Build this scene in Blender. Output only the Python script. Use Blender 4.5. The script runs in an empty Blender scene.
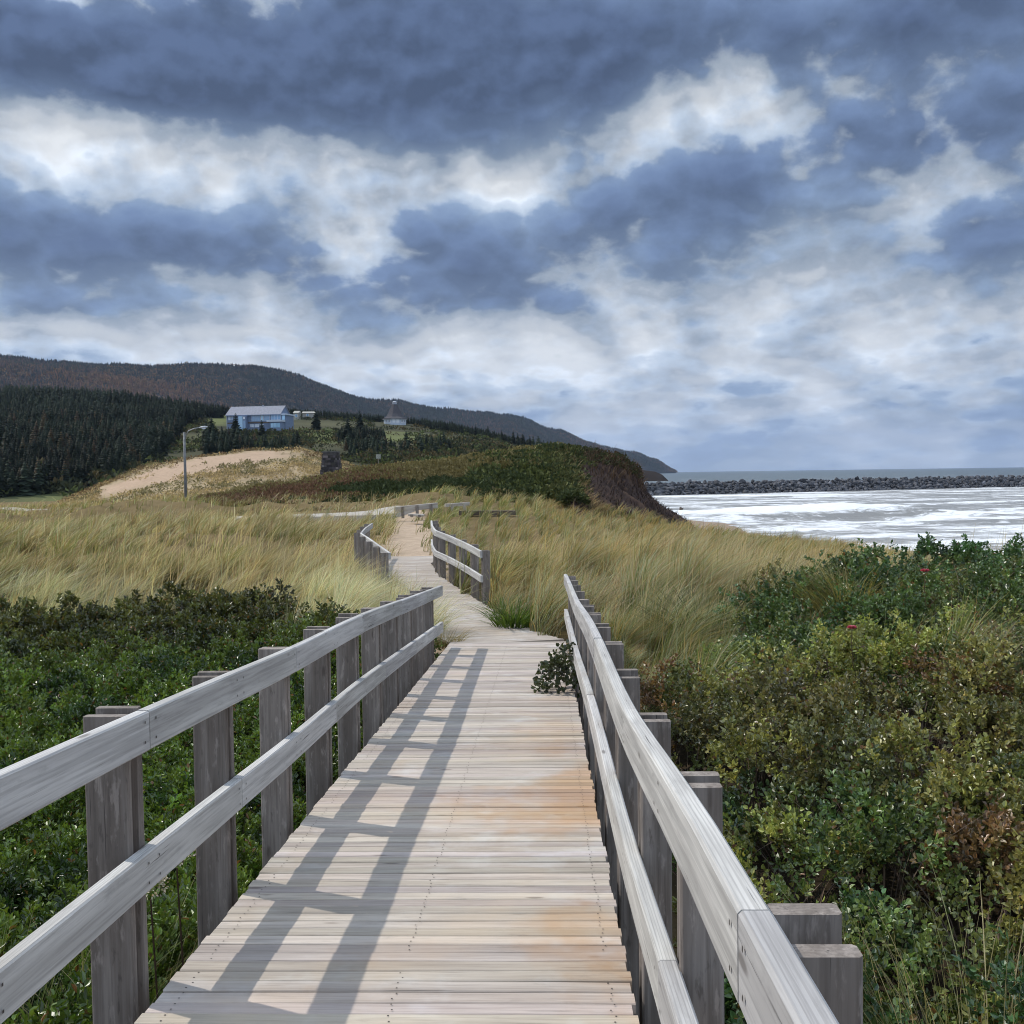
import bpy, math, random
import numpy as np
from mathutils import Vector, Matrix

random.seed(7)
RNG = np.random.default_rng(11)
SC = bpy.context.scene
COL = SC.collection

# ------------------------------------------------------------------ camera
EYE = np.array([0.0, 0.0, 6.0])
PITCH, ROLL = math.radians(2.135), math.radians(0.78)
_f = np.array([0, math.cos(PITCH), -math.sin(PITCH)])
_u0 = np.array([0, math.sin(PITCH), math.cos(PITCH)])
_r0 = np.array([1.0, 0, 0])
_r = _r0 * math.cos(ROLL) - _u0 * math.sin(ROLL)
_u = _u0 * math.cos(ROLL) + _r0 * math.sin(ROLL)
cam_d = bpy.data.cameras.new('camera')
cam_d.sensor_width = 36; cam_d.lens = 36
cam_d.clip_start = 0.05; cam_d.clip_end = 60000
cam = bpy.data.objects.new('camera', cam_d); COL.objects.link(cam)
cam.matrix_world = Matrix(((_r[0], _u[0], -_f[0], EYE[0]), (_r[1], _u[1], -_f[1], EYE[1]),
                           (_r[2], _u[2], -_f[2], EYE[2]), (0, 0, 0, 1)))
SC.camera = cam

# ------------------------------------------------------------------ light, world, exposure
SUN_DIR = np.array([-0.68, 0.34, 0.90]); SUN_DIR /= np.linalg.norm(SUN_DIR)   # towards the sun
sun_d = bpy.data.lights.new('sun', 'SUN'); sun_d.energy = 3.2; sun_d.angle = math.radians(0.55)
sun_d.color = (1.0, 0.945, 0.86)
sun = bpy.data.objects.new('sun', sun_d); COL.objects.link(sun)
sun.rotation_euler = Vector(SUN_DIR).to_track_quat('Z', 'Y').to_euler()
sun.location = (-40, 20, 70)

SC.view_settings.view_transform = 'Standard'; SC.view_settings.look = 'None'
SC.view_settings.exposure = 0.12; SC.view_settings.gamma = 1.0; SC.view_settings.use_curve_mapping = False
SC.cycles.use_denoising = True; SC.cycles.filter_width = 1.05
SC.cycles.max_bounces = 6; SC.cycles.diffuse_bounces = 3; SC.cycles.glossy_bounces = 3
SC.cycles.transmission_bounces = 4; SC.cycles.transparent_max_bounces = 6; SC.cycles.volume_bounces = 0


class NT:
    """small helper for building node trees"""
    def __init__(s, tree): s.t = tree; s.n = tree.nodes; s.l = tree.links
    def put(s, sock, v):
        if v is None: return
        if isinstance(v, bpy.types.NodeSocket): s.l.new(v, sock)
        else: sock.default_value = v
    def math(s, op, a, b=None, c=None, clamp=False):
        n = s.n.new('ShaderNodeMath'); n.operation = op; n.use_clamp = clamp
        s.put(n.inputs[0], a); s.put(n.inputs[1], b); s.put(n.inputs[2], c); return n.outputs[0]
    def comb(s, x, y, z):
        n = s.n.new('ShaderNodeCombineXYZ')
        for i, v in enumerate((x, y, z)): s.put(n.inputs[i], v)
        return n.outputs[0]
    def sep(s, v):
        n = s.n.new('ShaderNodeSeparateXYZ'); s.put(n.inputs[0], v); return n.outputs
    def vmath(s, op, a, b=None, scale=None):
        n = s.n.new('ShaderNodeVectorMath'); n.operation = op
        s.put(n.inputs[0], a); s.put(n.inputs[1], b)
        if scale is not None: s.put(n.inputs['Scale'], scale)
        return n.outputs[1] if op in ('LENGTH', 'DOT_PRODUCT') else n.outputs[0]
    def noise(s, vec, scale=5, detail=4, rough=0.5, dist=0.0, col=False, lac=2.0):
        n = s.n.new('ShaderNodeTexNoise'); s.put(n.inputs['Vector'], vec); s.put(n.inputs['Scale'], scale)
        s.put(n.inputs['Detail'], detail); s.put(n.inputs['Roughness'], rough); s.put(n.inputs['Distortion'], dist)
        s.put(n.inputs['Lacunarity'], lac)
        return n.outputs['Color'] if col else n.outputs['Fac']
    def voro(s, vec, scale=5, feature='F1', out='Distance', rnd=1.0):
        n = s.n.new('ShaderNodeTexVoronoi'); n.feature = feature
        s.put(n.inputs['Vector'], vec); s.put(n.inputs['Scale'], scale); s.put(n.inputs['Randomness'], rnd)
        return n.outputs[out]
    def ramp(s, fac, stops, interp='LINEAR'):
        n = s.n.new('ShaderNodeValToRGB'); e = n.color_ramp; e.interpolation = interp
        while len(e.elements) < len(stops): e.elements.new(0.5)
        for el, (p, c) in zip(e.elements, stops):
            el.position = p; el.color = (*c, 1) if len(c) == 3 else c
        s.put(n.inputs[0], fac); return n.outputs[0]
    def step(s, v, lo, hi):
        n = s.n.new('ShaderNodeMapRange'); n.interpolation_type = 'SMOOTHSTEP'
        s.put(n.inputs[0], v); s.put(n.inputs[1], lo); s.put(n.inputs[2], hi); return n.outputs[0]
    def mix(s, fac, a, b, mode='MIX'):
        n = s.n.new('ShaderNodeMix'); n.data_type = 'RGBA'; n.blend_type = mode
        s.put(n.inputs[0], fac)
        for k, v in ((6, a), (7, b)):
            if isinstance(v, tuple) and len(v) == 3: v = (*v, 1)
            s.put(n.inputs[k], v)
        return n.outputs[2]
    def attr(s, name):
        n = s.n.new('ShaderNodeAttribute'); n.attribute_name = name; return n.outputs
    def bump(s, h, strength=0.4, dist=0.01, normal=None):
        n = s.n.new('ShaderNodeBump'); s.put(n.inputs['Height'], h)
        s.put(n.inputs['Strength'], strength); s.put(n.inputs['Distance'], dist)
        if normal is not None: s.put(n.inputs['Normal'], normal)
        return n.outputs[0]


def build_world():
    w = bpy.data.worlds.new('World'); SC.world = w; w.use_nodes = True; w.cycles.sampling_method = 'MANUAL'; w.cycles.sample_map_resolution = 256
    w.node_tree.nodes.clear(); N = NT(w.node_tree)
    # cloud density as a node group of (azimuth, elevation), evaluated twice so that cloud tops catch light
    g = bpy.data.node_groups.new('cloud_density', 'ShaderNodeTree')
    g.interface.new_socket('P', in_out='INPUT', socket_type='NodeSocketVector')
    g.interface.new_socket('D', in_out='OUTPUT', socket_type='NodeSocketFloat')
    g.interface.new_socket('S', in_out='OUTPUT', socket_type='NodeSocketFloat')
    G = NT(g); gi = g.nodes.new('NodeGroupInput'); go = g.nodes.new('NodeGroupOutput')
    az, el, _ = G.sep(gi.outputs[0])
    em = G.math('ADD', G.math('MULTIPLY', el, 0.35), G.math('MULTIPLY', G.math('LOGARITHM', G.math('ADD', G.math('MAXIMUM', el, -0.05), 0.18), 2.71828), 0.46))   # flatter cells towards the horizon
    q = G.comb(az, em, 0.0)
    big = G.noise(G.vmath('ADD', q, (0, 0, 3.7)), 5.5, 2, 0.5, col=True)
    wx, wy, _ = G.sep(big)
    az2 = G.math('ADD', az, G.math('MULTIPLY', G.math('SUBTRACT', wx, 0.5), 0.16))
    el2 = G.math('ADD', el, G.math('MULTIPLY', G.math('SUBTRACT', wy, 0.5), 0.09))
    def blob(px, py, sx, sy, a):
        u = G.math('DIVIDE', G.math('SUBTRACT', az2, (px - 512) / 1024), sx / 1024)
        v = G.math('DIVIDE', G.math('SUBTRACT', el2, (474 - py) / 1024), sy / 1024)
        d = G.math('ADD', G.math('MULTIPLY', u, u), G.math('MULTIPLY', v, v))
        return G.math('MULTIPLY', G.math('EXPONENT', G.math('MULTIPLY', d, -1.0)), a)
    tot = None
    for b in CLOUDS:
        v = blob(*b); tot = v if tot is None else G.math('ADD', tot, v)
    # beyond the framed part of the sky the banks go on as broken cloud
    inv = G.math('DIVIDE', 1.0, G.math('ADD', G.math('MAXIMUM', el, 0.0), 0.16))
    out_ = G.math('MAXIMUM', G.step(el, 0.50, 0.62), G.step(G.math('ABSOLUTE', az), 0.55, 0.75))
    f1 = G.noise(G.comb(G.math('MULTIPLY', az, inv), G.math('MULTIPLY', inv, 0.9), 0.0), 1.6, 3, 0.5)
    tot = G.math('ADD', tot, G.math('MULTIPLY', G.math('MULTIPLY', G.math('SUBTRACT', f1, 0.47), out_), 2.2))
    low = G.math('SUBTRACT', 1.0, G.step(el, 0.06, 0.20))
    f3 = G.noise(G.comb(az, G.math('MULTIPLY', em, 1.35), 2.0), 13.0, 4, 0.52)
    tot = G.math('ADD', tot, G.math('MULTIPLY', G.math('MULTIPLY', G.math('SUBTRACT', f3, 0.49), low), 2.0))
    f2 = G.noise(G.vmath('ADD', q, (3.0, 1.0, 9.1)), 7.0, 8, 0.61)
    wv = G.noise(q, 13.0, 2, 0.5, col=True)
    bw = G.vmath('ADD', q, G.vmath('SCALE', wv, scale=0.030))
    v1 = G.voro(bw, 15.0, 'F1'); v2 = G.voro(bw, 36.0, 'F1')
    puff = G.math('SUBTRACT', 0.62, G.math('ADD', G.math('MULTIPLY', v1, 0.80), G.math('MULTIPLY', v2, 0.50)))
    S = G.math('ADD', G.math('MULTIPLY', tot, 0.92), 0.455)
    d = G.math('ADD', S, G.math('ADD', G.math('MULTIPLY', G.math('SUBTRACT', f2, 0.5), 2.0), G.math('MULTIPLY', puff, 0.66)))
    g.links.new(d, go.inputs[0]); g.links.new(S, go.inputs[1])
    tc = N.n.new('ShaderNodeTexCoord').outputs['Generated']
    x, y, z = N.sep(tc)
    azw = N.math('ARCTAN2', x, y)
    elw = N.math('DIVIDE', z, N.math('SQRT', N.math('ADD', N.math('MULTIPLY', x, x), N.math('MULTIPLY', y, y))))
    elw = N.math('MINIMUM', elw, 3.0)
    def dens(daz, de):
        n = N.n.new('ShaderNodeGroup'); n.node_tree = g
        N.put(n.inputs[0], N.comb(N.math('ADD', azw, daz), N.math('ADD', elw, de), 0.0)); return n.outputs
    (D0, S0), (D1, S1) = list(dens(0, 0))[:2], list(dens(-0.006, 0.016))[:2]
    # a pale sunlit layer behind, then grey veils, then the dark banks with billowed edges and darker undersides
    c = N.ramp(N.math('ADD', D0, 0.25), [(0.0, (0.78, 0.81, 0.84)), (0.28, (0.68, 0.725, 0.78)), (0.42, (0.60, 0.655, 0.725)), (0.55, (0.50, 0.56, 0.645))])
    c = N.mix(N.step(D0, 0.14, 0.42), c, (0.40, 0.468, 0.56))
    under = N.ramp(N.math('ADD', N.math('MULTIPLY', S0, 0.62), N.math('MULTIPLY', D0, 0.38)),
                   [(0.30, (0.295, 0.365, 0.465)), (0.52, (0.19, 0.262, 0.385)), (0.74, (0.115, 0.170, 0.290)), (0.98, (0.068, 0.102, 0.188))])
    c = N.mix(N.step(D0, 0.36, 0.63), c, under)
    edge = N.math('MULTIPLY', N.math('SUBTRACT', D0, D1), N.math('MULTIPLY', N.step(D0, -0.4, 0.3), 1.25))
    lit = N.math('ADD', 1.0, N.math('MINIMUM', N.math('MAXIMUM', edge, -0.22), 0.38))
    lit = N.math('MULTIPLY', lit, N.math('ADD', 1.0, N.math('ADD', N.math('MULTIPLY', N.step(elw, 0.6, 1.3), 1.1), N.math('MULTIPLY', N.step(y, 0.3, -0.3), 0.9))))  # unseen sky overhead and behind the camera brightened for added fill light
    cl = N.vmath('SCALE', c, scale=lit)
    # pale grey-blue air towards the horizon
    hz = N.math('POWER', N.math('SUBTRACT', 1.0, N.math('MINIMUM', N.math('MAXIMUM', elw, 0.0), 1.0)), 16.0)
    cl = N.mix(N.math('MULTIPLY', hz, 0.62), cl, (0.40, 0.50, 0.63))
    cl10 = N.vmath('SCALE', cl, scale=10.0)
    sky = N.n.new('ShaderNodeTexSky'); sky.sky_type = 'NISHITA'; sky.sun_disc = False
    sky.sun_elevation = math.asin(SUN_DIR[2]); sky.sun_rotation = math.atan2(SUN_DIR[0], SUN_DIR[1])
    sky.air_density = 1.2; sky.dust_density = 1.5
    gap = N.step(D0, -0.60, -0.30)
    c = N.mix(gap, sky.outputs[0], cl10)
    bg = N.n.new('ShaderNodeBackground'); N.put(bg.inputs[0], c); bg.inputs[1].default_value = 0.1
    o = N.n.new('ShaderNodeOutputWorld'); N.l.new(bg.outputs[0], o.inputs[0])

# px, py, half-width, half-height (of this photograph's frame), strength: dark banks and bright breaks
CLOUDS = [(950, 35, 110, 50, .30), (520, 12, 420, 34, .16), (230, 72, 430, 54, .80), (30, 112, 200, 30, .18), (560, 45, 150, 58, .30), (860, 62, 200, 50, .22), (930, 165, 150, 46, .46),
          (690, 198, 105, 50, .40), (985, 268, 110, 34, .40), (110, 262, 175, 36, .50), (440, 258, 170, 46, .36), (560, 298, 110, 20, .26),
          (705, 122, 75, 40, -.50), (150, 165, 260, 30, -.42), (510, 175, 75, 26, -.36), (835, 258, 80, 44, -.46), (250, 208, 80, 24, -.16),
          (300, 340, 420, 32, -.30), (760, 385, 440, 60, -.26), (200, 400, 300, 40, -.12), (20, 4, 60, 20, -.30), (245, 302, 60, 16, -.24), (950, 0, 130, 36, -.12), (100, 318, 150, 13, .22), (330, 196, 60, 30, .12)]
build_world()

# ------------------------------------------------------------------ measuring helpers (pixel of the photo + a real distance -> world)
def ray(px, py): return _f + _r * ((px - 512) / 1024) + _u * ((512 - py) / 1024)
def P(px, py, d):
    v = ray(px, py); return EYE + v * (d / v[1])
_b = ray(544, 529); BR = math.atan2(_b[0], _b[1])
BT = np.array([math.sin(BR), math.cos(BR), 0.0]); BN = np.array([math.cos(BR), -math.sin(BR), 0.0])
def proj(p):
    v = np.atleast_2d(p) - EYE; z = v @ _f; return 512 + 1024 * (v @ _r) / z, 512 - 1024 * (v @ _u) / z
def RB(px, py, X):
    """point of pixel on the vertical plane X metres right of the camera, along the bridge -> (s, z)"""
    v = ray(px, py); k = X / v.dot(BN); p = EYE + v * k
    return p.dot(BT), p[2]
def BP(s, X, z): return BT * s + BN * X + np.array([0, 0, z])

def _hash(ix, iy, seed):
    h = (ix.astype(np.int64) * 374761393 + iy.astype(np.int64) * 668265263 + seed * 974711) & 0x7fffffff
    h = ((h ^ (h >> 13)) * 1274126177) & 0x7fffffff
    return ((h ^ (h >> 16)) & 0xffff) / 65535.0
def vnoise(x, y, seed=0):
    x = np.asarray(x, float); y = np.asarray(y, float)
    ix = np.floor(x); iy = np.floor(y); fx = x - ix; fy = y - iy
    ix = ix.astype(int); iy = iy.astype(int)
    fx = fx * fx * (3 - 2 * fx); fy = fy * fy * (3 - 2 * fy)
    a = _hash(ix, iy, seed); b = _hash(ix + 1, iy, seed); c = _hash(ix, iy + 1, seed); d = _hash(ix + 1, iy + 1, seed)
    return (a * (1 - fx) + b * fx) * (1 - fy) + (c * (1 - fx) + d * fx) * fy
def fbm(x, y, seed=0, oct=4):
    t = 0; a = 0.5; s = 0
    for k in range(oct):
        t = t + a * vnoise(np.asarray(x) * 2 ** k, np.asarray(y) * 2 ** k, seed + k * 17); s += a; a *= 0.5
    return t / s
def inpoly(x, y, poly):
    x = np.asarray(x); inside = np.zeros(x.shape, bool); n = len(poly)
    for i in range(n):
        x1, y1 = poly[i]; x2, y2 = poly[(i + 1) % n]
        c = ((y1 > y) != (y2 > y)) & (x < (x2 - x1) * (y - y1) / (y2 - y1 + 1e-12) + x1)
        inside ^= c
    return inside
def dist_polyline(x, y, pts):
    best = np.full(np.shape(x), 1e9)
    for (x1, y1), (x2, y2) in zip(pts[:-1], pts[1:]):
        dx, dy = x2 - x1, y2 - y1; L = dx * dx + dy * dy
        t = np.clip(((x - x1) * dx + (y - y1) * dy) / L, 0, 1)
        best = np.minimum(best, np.hypot(x - x1 - t * dx, y - y1 - t * dy))
    return best

# ------------------------------------------------------------------ object helpers
def tag(o, label=None, cat=None, group=None, kind=None):
    if label: o['label'] = label
    if cat: o['category'] = cat
    if group: o['group'] = group
    if kind: o['kind'] = kind
    return o
def np_mesh(name, V, F, mat, attrs=None, parent=None, smooth=False, fmat=None):
    """F: (n,3) or (n,4) int array, or list of such arrays; attrs: name -> (n,3) colours or vectors"""
    V = np.asarray(V, np.float32)
    Fs = F if isinstance(F, list) else [F]
    Fs = [np.asarray(f, np.int32) for f in Fs if len(f)]
    me = bpy.data.meshes.new(name)
    me.vertices.add(len(V)); me.vertices.foreach_set('co', V.ravel())
    loops = np.concatenate([f.ravel() for f in Fs])
    counts = np.concatenate([np.full(len(f), f.shape[1], np.int32) for f in Fs])
    starts = np.concatenate([[0], np.cumsum(counts)[:-1]]).astype(np.int32)
    me.loops.add(len(loops)); me.loops.foreach_set('vertex_index', loops)
    me.polygons.add(len(counts)); me.polygons.foreach_set('loop_start', starts)
    me.polygons.foreach_set('use_smooth', np.full(len(counts), smooth, bool))
    me.update(calc_edges=True)
    for k, a in (attrs or {}).items():
        a = np.asarray(a, np.float32)
        if k.startswith('col'):
            at = me.attributes.new(k, 'FLOAT_COLOR', 'POINT')
            at.data.foreach_set('color', np.concatenate([a, np.ones((len(a), 1), np.float32)], 1).ravel())
        else:
            at = me.attributes.new(k, 'FLOAT_VECTOR', 'POINT'); at.data.foreach_set('vector', a.ravel())
    mats = mat if isinstance(mat, (list, tuple)) else [mat]
    for m in mats: me.materials.append(m)
    if fmat is not None: me.polygons.foreach_set('material_index', np.asarray(fmat, np.int32))
    o = bpy.data.objects.new(name, me); COL.objects.link(o)
    if parent is not None: o.parent = parent
    return o
def empty(name, loc=(0, 0, 0), rz=0.0):
    o = bpy.data.objects.new(name, None); COL.objects.link(o)
    o.location = loc; o.rotation_euler = (0, 0, rz); o.empty_display_size = 0.3
    return o

class MB:
    """collects bars, boxes, tubes and prisms, then links them as ONE mesh"""
    def __init__(s): s.v = []; s.f = []; s.g = []; s.c = []; s.n = 0
    def add(s, v, f, g=None, c=(1, 1, 1)):
        v = np.asarray(v, float)
        s.v.append(v); s.f += [tuple(int(i) + s.n for i in q) for q in f]; s.n += len(v)
        s.g.append(v.copy() if g is None else np.asarray(g, float)); s.c.append(np.tile(np.asarray(c, float), (len(v), 1)))
    def sweep(s, pts, side, up, w, h, c=(1, 1, 1), ch=0.005, off=None):
        """chamfered rectangle (w along side, h along up) swept along pts; side/up constant or per point"""
        pts = np.asarray(pts, float); n = len(pts)
        side = np.broadcast_to(np.asarray(side, float), (n, 3)); up = np.broadcast_to(np.asarray(up, float), (n, 3))
        a, b = w / 2, h / 2; ch = min(ch, a * .6, b * .6)
        prof = np.array([(-a + ch, -b), (a - ch, -b), (a, -b + ch), (a, b - ch), (a - ch, b), (-a + ch, b), (-a, b - ch), (-a, -b + ch)])
        L = np.concatenate([[0], np.cumsum(np.linalg.norm(np.diff(pts, axis=0), axis=1))])
        ro = np.array([random.uniform(0, 50), random.uniform(0, 50), random.uniform(0, 50)])
        V = []; Gc = []
        for i in range(n):
            for (p, q) in prof:
                V.append(pts[i] + side[i] * p + up[i] * q); Gc.append(ro + np.array([L[i], p, q]))
        F = []
        for i in range(n - 1):
            for k in range(8):
                k2 = (k + 1) % 8; F.append((i * 8 + k, i * 8 + k2, (i + 1) * 8 + k2, (i + 1) * 8 + k))
        F.append(tuple(range(7, -1, -1))); F.append(tuple((n - 1) * 8 + k for k in range(8)))
        s.add(V, F, Gc, c)
    def box(s, lo, hi, c=(1, 1, 1), ch=0.004):
        lo = np.array(lo, float); hi = np.array(hi, float); m = (lo + hi) / 2; d = hi - lo
        ax = int(np.argmax(d)); e = np.eye(3); o = [i for i in range(3) if i != ax]
        s.sweep([m - e[ax] * d[ax] / 2, m + e[ax] * d[ax] / 2], e[o[0]], e[o[1]], d[o[0]], d[o[1]], c, ch)
    def tube(s, pts, r, n=8, c=(1, 1, 1)):
        pts = np.asarray(pts, float); r = np.broadcast_to(np.asarray(r, float), (len(pts),)); V = []; F = []
        for i, p in enumerate(pts):
            t = pts[min(i + 1, len(pts) - 1)] - pts[max(i - 1, 0)]; t = t / np.linalg.norm(t)
            a = np.cross(t, (0.3, 0.9, 0.2) if abs(t[2]) > .7 else (0, 0, 1)); a /= np.linalg.norm(a); b = np.cross(t, a)
            for k in range(n):
                w = 2 * math.pi * k / n; V.append(p + (a * math.cos(w) + b * math.sin(w)) * r[i])
        for i in range(len(pts) - 1):
            for k in range(n):
                k2 = (k + 1) % n; F.append((i * n + k, i * n + k2, (i + 1) * n + k2, (i + 1) * n + k))
        F.append(tuple(range(n - 1, -1, -1))); F.append(tuple((len(pts) - 1) * n + k for k in range(n)))
        s.add(V, F, None, c)
    def poly(s, v, f, c=(1, 1, 1)): s.add(v, f, None, c)
    def build(s, name, mat, parent=None, smooth=False):
        me = bpy.data.meshes.new(name); V = np.concatenate(s.v)
        me.from_pydata(V.tolist(), [], s.f); me.update()
        at = me.attributes.new('grain', 'FLOAT_VECTOR', 'POINT'); at.data.foreach_set('vector', np.concatenate(s.g).astype(np.float32).ravel())
        cc = np.concatenate(s.c).astype(np.float32)
        at = me.attributes.new('col', 'FLOAT_COLOR', 'POINT'); at.data.foreach_set('color', np.concatenate([cc, np.ones((len(cc), 1), np.float32)], 1).ravel())
        me.materials.append(mat)
        if smooth:
            me.polygons.foreach_set('use_smooth', np.ones(len(me.polygons), bool))
        o = bpy.data.objects.new(name, me); COL.objects.link(o)
        if parent is not None: o.parent = parent
        return o

# ------------------------------------------------------------------ materials
def mat(name):
    m = bpy.data.materials.new(name); m.use_nodes = True; m.node_tree.nodes.clear()
    N = NT(m.node_tree); out = N.n.new('ShaderNodeOutputMaterial'); return m, N, out
def principled(N, out, color, rough=0.8, normal=None, spec=0.3, metal=0.0):
    p = N.n.new('ShaderNodeBsdfPrincipled'); N.put(p.inputs['Base Color'], color if not (isinstance(color, tuple) and len(color) == 3) else (*color, 1))
    N.put(p.inputs['Roughness'], rough); p.inputs['Specular IOR Level'].default_value = spec; N.put(p.inputs['Metallic'], metal)
    if normal is not None: N.put(p.inputs['Normal'], normal)
    if out is not None: N.l.new(p.outputs[0], out.inputs[0])
    return p
def wood(name, pale, dark, stain=None, cath=0.5, flake=False):
    m, N, out = mat(name); g = N.attr('grain')[1]; tint = N.attr('col')[0]
    st = N.vmath('MULTIPLY', g, (2.6, 85.0, 85.0))
    fine = N.noise(st, 1.0, 7, 0.65)
    st2 = N.vmath('MULTIPLY', g, (1.1, 16.0, 16.0))
    broad = N.noise(st2, 1.0, 4, 0.55)
    w = N.n.new('ShaderNodeTexWave'); w.wave_type = 'BANDS'; w.bands_direction = 'Y'
    N.put(w.inputs['Vector'], N.vmath('MULTIPLY', g, (0.45, 24.0, 24.0))); w.inputs['Scale'].default_value = 1.4
    w.inputs['Distortion'].default_value = 7.0; w.inputs['Detail'].default_value = 3; w.inputs['Detail Scale'].default_value = 0.8
    rings = N.step(w.outputs['Fac'], 0.60, 0.98)
    c = N.mix(N.step(broad, 0.30, 0.72), dark, pale)
    c = N.mix(N.math('MULTIPLY', N.step(fine, 0.44, 0.66), 0.42), c, tuple(k * 0.55 for k in dark))
    c = N.mix(N.math('MULTIPLY', rings, 0.38 * cath), c, tuple(k * 0.6 for k in dark))
    crack = N.step(N.noise(N.vmath('MULTIPLY', g, (1.5, 120.0, 120.0)), 1.0, 3, 0.6), 0.665, 0.715)
    c = N.mix(N.math('MULTIPLY', crack, 0.8), c, (0.035, 0.03, 0.028))
    kv = N.voro(N.vmath('MULTIPLY', g, (2.3, 9.0, 9.0)), 1.0)
    knot = N.math('SUBTRACT', 1.0, N.step(kv, 0.05, 0.13))
    c = N.mix(N.math('MULTIPLY', knot, 0.6), c, (0.06, 0.045, 0.035))
    if stain:
        pos = N.n.new('ShaderNodeNewGeometry').outputs['Position']
        x, y, z = N.sep(pos)
        n1 = N.noise(N.vmath('MULTIPLY', pos, (1.5, 1.0, 1.0)), 0.8, 4, 0.6)
        n2 = N.noise(N.vmath('ADD', pos, (31, 7, 3)), 2.3, 4, 0.6)
        side = N.step(x, -0.35, 0.35); near = N.math('SUBTRACT', 1.0, N.step(y, 4.5, 11.0))
        a = N.step(N.math('ADD', n1, N.math('MULTIPLY', side, 0.15)), 0.55, 0.78)
        c = N.mix(N.math('MULTIPLY', N.math('MULTIPLY', a, near), 0.78), c, (0.40, 0.235, 0.11))
        b = N.step(n2, 0.52, 0.72)
        c = N.mix(N.math('MULTIPLY', b, 0.45), c, (0.56, 0.56, 0.56))
        sandy = N.step(N.noise(pos, 1.1, 4, 0.6), 0.5, 0.75)
        c = N.mix(N.math('MULTIPLY', sandy, 0.45), c, (0.49, 0.39, 0.29))
    dirt = N.noise(N.vmath('MULTIPLY', g, (4.0, 14.0, 14.0)), 1.0, 6, 0.7)
    c = N.mix(N.math('MULTIPLY', N.step(dirt, 0.56, 0.74), 0.32), c, tuple(k * 0.42 for k in dark))
    if flake:
        fl = N.noise(N.vmath('MULTIPLY', g, (7.0, 30.0, 30.0)), 1.0, 5, 0.65)
        c = N.mix(N.math('MULTIPLY', N.step(fl, 0.55, 0.68), 0.55), c, tuple(k * 1.35 for k in pale))
        c = N.mix(N.math('MULTIPLY', N.math('SUBTRACT', 1.0, N.step(fl, 0.30, 0.42)), 0.6), c, tuple(k * 0.5 for k in dark))
    c = N.mix(1.0, c, tint, 'MULTIPLY')
    h = N.math('ADD', N.math('MULTIPLY', fine, -0.6), N.math('MULTIPLY', crack, -1.2))
    principled(N, out, c, 0.82, N.bump(h, 0.5, 0.003), 0.25)
    return m
def leafy(name, transl=0.35, rough=0.5, spec=0.35):
    m, N, out = mat(name); c = N.attr('col')[0]
    p = principled(N, None, c, rough, None, spec)
    t = N.n.new('ShaderNodeBsdfTranslucent'); N.put(t.inputs[0], N.mix(1.0, c, (1.25, 1.2, 0.7), 'MULTIPLY'))
    x = N.n.new('ShaderNodeMixShader'); x.inputs[0].default_value = transl
    N.l.new(p.outputs[0], x.inputs[1]); N.l.new(t.outputs[0], x.inputs[2]); N.l.new(x.outputs[0], out.inputs[0]); return m
def plain(name, color, rough=0.7, spec=0.3, metal=0.0, var=0.25, scale=6.0, bump=0.0):
    m, N, out = mat(name); tc = N.n.new('ShaderNodeTexCoord').outputs['Object']
    n = N.noise(tc, scale, 5, 0.6)
    c = N.mix(N.step(n, 0.3, 0.75), tuple(k * (1 - var) for k in color), tuple(min(1, k * (1 + var)) for k in color))
    principled(N, out, c, rough, N.bump(n, bump, 0.02) if bump else None, spec, metal); return m
def glassy(name, color):
    m, N, out = mat(name); principled(N, out, color, 0.08, None, 0.8); return m

M = {}
M['deck'] = wood('deck_wood', (0.52, 0.465, 0.41), (0.37, 0.325, 0.285), stain=True, cath=0.5)
M['rail'] = wood('rail_wood', (0.56, 0.545, 0.525), (0.40, 0.385, 0.37), cath=1.2)
M['post'] = wood('post_wood', (0.30, 0.262, 0.232), (0.165, 0.138, 0.118), cath=0.6, flake=True)
M['oldwood'] = wood('barrier_wood', (0.55, 0.50, 0.43), (0.36, 0.31, 0.26))
M['beam'] = wood('beam_wood', (0.17, 0.13, 0.10), (0.09, 0.07, 0.055))
M['leaf'] = leafy('leaf', 0.24, 0.36, 0.75)
M['grass'] = leafy('grass_blade', 0.42, 0.55, 0.25)
M['needle'] = leafy('needle', 0.12, 0.75, 0.1)
M['stem'] = leafy('stem', 0.0, 0.85, 0.1)

def ground_mat():
    m, N, out = mat('dune_soil'); pos = N.n.new('ShaderNodeNewGeometry').outputs['Position']; c0 = N.attr('col')[0]
    n = N.noise(pos, 3.0, 8, 0.65); n2 = N.noise(pos, 40.0, 4, 0.7)
    c = N.mix(N.math('MULTIPLY', N.step(n, 0.35, 0.7), 0.5), c0, N.mix(1.0, c0, (0.55, 0.55, 0.5), 'MULTIPLY'))
    c = N.mix(N.math('MULTIPLY', N.step(n2, 0.45, 0.75), 0.35), c, N.mix(1.0, c0, (0.5, 0.45, 0.4), 'MULTIPLY'))
    principled(N, out, c, 0.95, N.bump(N.math('ADD', n, N.math('MULTIPLY', n2, 0.3)), 0.6, 0.06), 0.1); return m
M['soil'] = ground_mat()

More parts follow.
